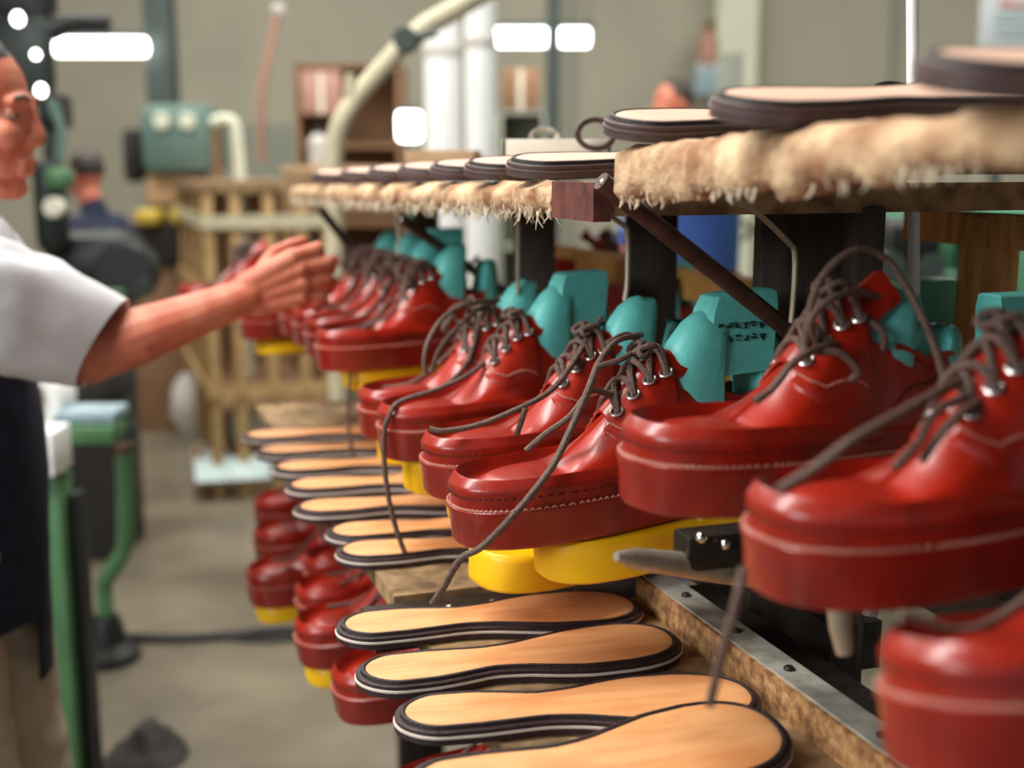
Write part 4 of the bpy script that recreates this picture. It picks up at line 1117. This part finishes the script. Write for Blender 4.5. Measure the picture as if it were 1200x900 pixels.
a = ground(812, 4.6); zz = PY(812, 228, 4.4).z; G().lathe([(.15, .0), (.16, .02), (.19, zz-.04), (.205, zz-.03), (.205, zz), (.17, zz), (.16, zz-.2), (.01, zz-.22)], (a.x, a.y, 0), 24).build('body', 'bluecloth', bc)
a2 = PY(812, 250, 5.2); g = G()
for s in (-1, 1): g.tube([(a.x+s*.19, a.y-.06, zz-.1), (a.x+s*.215, a.y-.06, zz-.13), (a.x+s*.19, a.y-.06, zz-.17)], .01, 8)
g.build('handle', 'black', bc)
pillar('grey steel pillar glimpsed under the near shelf right of the blue bin', 843, 868, 5.4, 'walldado', 2.0)
# things standing on the shelf tops
def tray_box(label, px0, py0, px1, py1, Y, dep, m, yaw=0):
    a = PY(px0, py0, Y); b = PY(px1, py1, Y); w_ = abs(b.x-a.x); h = abs(a.z-b.z)
    o = thing('card_tray', label, 'tray', ((a.x+b.x)/2, Y+dep/2, min(a.z, b.z)), None, 'card trays on the shelf tops'); c = V(((a.x+b.x)/2, Y+dep/2, min(a.z, b.z)))
    G().box(c+V((0, 0, .004)), (w_, dep, .008)).build('bottom', m, o)
    for s in (-1, 1): G().box(c+V((s*(w_/2-.003), 0, h/2)), (.006, dep, h), None, .001).build('side', m, o)
    for s in (-1, 1): G().box(c+V((0, s*(dep/2-.003), h/2)), (w_, .006, h), None, .001).build('end', m, o)
    return o
tray_box('white card tray on the second shelf, just left of the thick jute edge', 588, 163, 716, 196, 1.62, .26, 'card')
tray_box('buff card tray on the second shelf below the white ducts', 470, 176, 560, 203, 2.25, .3, 'cardb')
tray_box('white card tray on the near shelf at the foot of the slim pole', 1040, 110, 1112, 132, 1.05, .2, 'card')
def wire_ring(label, px, py, Y, r, m='arm', n=1, squash=.8, tilt=0):
    o = thing('wire_coil', label, 'coil', PY(px, py, Y), None, 'wire coils'); rnd = random.Random(px); g = G(); c = PY(px, py, Y)
    for k in range(n):
        q = []; a0 = rnd.uniform(0, 6); rr = r*rnd.uniform(.85, 1.05); tz = rnd.uniform(-.25, .25)+tilt
        for i in range(25):
            a = 2*PI*i/24; q.append(c+V((rr*math.cos(a), rr*.5*math.sin(a)*math.cos(tz)+rnd.uniform(-.001, .001), rr*squash*math.sin(a))))
        g.tube(q, .004 if n == 1 else .0022, 6, False)
    g.build('loop', m, o); return o
wire_ring('pale ring standing up in the white tray, left one', 638, 163, 1.68, .018)
wire_ring('dark ring standing up behind the far end of the near shelf', 698, 157, 1.6, .022, 'rust')
wire_ring('tangle of dark wire on the near shelf beside the slim pole', 1046, 108, 1.07, .016, 'darksteel', 9, .45)
# floor things
cb = thing('cable', 'black cable lying across the floor behind the green stand', 'cable', PZ(210, 745, .012))
G().tube(smooth([PZ(60, 752, .014), PZ(120, 746, .014), PZ(200, 748, .014), PZ(270, 744, .014), PZ(340, 738, .014), PZ(420, 742, .014)], 6), .014, 10).build('sheath', 'cable', cb)
G().tube(smooth([PZ(240, 744, .010), PZ(300, 750, .010), PZ(360, 748, .010), PZ(420, 752, .010)], 6), .009, 8).build('thin_wire', 'cable', cb)
def open_box(label, c, sx, sy, h, yaw, m, fill):
    o = thing('scrap_box', label, 'box', c, (0, 0, yaw)); 
    G().box((0, 0, .006), (sx, sy, .012)).build('bottom', m, o, local=True)
    for s in (-1, 1):
        G().box((s*sx/2, 0, h/2), (.012, sy, h), None, .002).build('side', m, o, local=True); G().box((0, s*sy/2, h/2), (sx, .012, h), None, .002).build('side', m, o, local=True)
        f = G().box((0, 0, 0), (sx, .16, .008)); f.xf(Matrix.Translation((0, s*(sy/2+.07), h-.03)) @ Matrix.Rotation(-s*.5, 4, 'X')); f.build('flap', 'paleblue', o, local=True)
    return o
c0 = PZ(262, 580, 0); bxo = open_box('open scrap carton with pale flaps on the floor past the green stand', V((c0.x, c0.y+.18, 0)), .34, .34, .17, .25, 'cardb', None)
for i, (dx, dy, m, lb) in enumerate(((-.08, .03, 'paleblue', 'pale blue scrap piece lying in the open carton on the floor'), (.08, -.04, 'ybright', 'yellowish scrap piece lying in the open carton on the floor'))):
    o = thing('scrap_piece', lb, 'scrap', (c0.x+dx, c0.y+.18+dy, .13)); g = G(); rows = []
    for u in range(7):
        rows.append([V((c0.x+dx+(u-3)*.022, c0.y+.18+dy+(v-3)*.02, .15+.02*pnoise(V((u*.5, v*.5, i*7))))) for v in range(7)])
    lo = [[p-V((0, 0, .008)) for p in r] for r in rows]; G().loft([r+list(reversed(l)) for r, l in zip(rows, lo)]).build('sheet', m, o)
def sack(label, c, r, h, m, seed):
    o = thing('sack', label, 'sack', c, None, 'sacks on the floor'); rings = []
    for i in range(9):
        t = i/8; rr = r*(.75+.35*math.sin(PI*min(1, t*1.15)))*(1-.55*max(0, t-.75)/.25)
        rings.append([V(c)+V((rr*math.cos(2*PI*k/20)*(1+.14*pnoise(V((k*.6, i*.7, seed)))), rr*math.sin(2*PI*k/20), t*h)) for k in range(20)])
    G().loft(rings).build('bag', m, o); n_ = V(c)+V((0, 0, h)); G().lathe([(r*.25, -.02), (r*.3, 0), (r*.25, .02), (r*.42, .07), (r*.05, .06)], n_, 14).build('tied_neck', m, o)
c1 = PZ(236, 508, 0); sack('white sack standing on the floor below the worker\'s forearm', V((c1.x, c1.y, 0)), .15, .42, 'bag', 2)
c1 = PZ(323, 482, 0); sack('small pale bundle at the foot of the distant wood rack', V((c1.x, c1.y, 0)), .1, .16, 'bag', 8)
c1 = PZ(170, 885, 0)
rg = thing('rag', 'crumpled black rag on the floor at the foot of the green stand', 'rag', V((c1.x, c1.y, 0))); rows = []
for u in range(1, 9):
    rr = u/8
    rows.append([V((c1.x+.10*rr*math.cos(a)*(1+.35*pnoise(V((math.cos(a)*1.3, math.sin(a)*1.3, 4)))), c1.y+.15*rr*math.sin(a)*(1+.35*pnoise(V((math.cos(a)*1.3, math.sin(a)*1.3, 9)))),
        .004+.055*(1-rr**2)*(1+1.3*pnoise(V((rr*2.2*math.cos(a), rr*2.2*math.sin(a), 2)))))) for a in [2*PI*k/28 for k in range(28)]])
G().loft(rows).build('cloth', 'dirt', rg)
# ------------------------------------------------------------------ light
w = bpy.data.worlds.new('world'); sc.world = w; w.use_nodes = True
w.node_tree.nodes['Background'].inputs[0].default_value = (.80, .90, 1, 1); w.node_tree.nodes['Background'].inputs[1].default_value = .28
def area(name, loc, target, sx, sy, power, col=(1, 1, 1)):
    d = bpy.data.lights.new(name, 'AREA'); d.shape = 'RECTANGLE'; d.size = sx; d.size_y = sy; d.energy = power; d.color = col
    o = bpy.data.objects.new(name, d); COL.objects.link(o); o.location = loc
    o.rotation_euler = (V(target)-V(loc)).to_track_quat('-Z', 'Y').to_euler(); return o
area('overhead_light', (-1.5, 1.2, 3.3), (-.3, 1.25, 1.1), .5, 2.4, 95, (1, .98, .94))
area('window_light', (-3.0, -1.2, 2.4), (0, 1, 1.2), 1.6, 1.2, 75, (.94, .98, 1))
area('overhead_light', (-2.2, 7, 4.9), (-2, 8, 0), 5, 5, 400, (1, .98, .93))
area('overhead_light', (3.0, 7, 4.9), (2.5, 9, 0), 4, 5, 300, (1, .98, .93))
area('overhead_light', (-.6, 3.4, 4.4), (-.4, 4.6, 1.6), .5, 1.6, 85, (1, .99, .95))  # unseen lamp added to whiten the two ducts
vs = sc.view_settings; vs.view_transform = 'Standard'; vs.look = 'None'; vs.gamma = 1; vs.exposure = 0.15; vs.use_curve_mapping = False
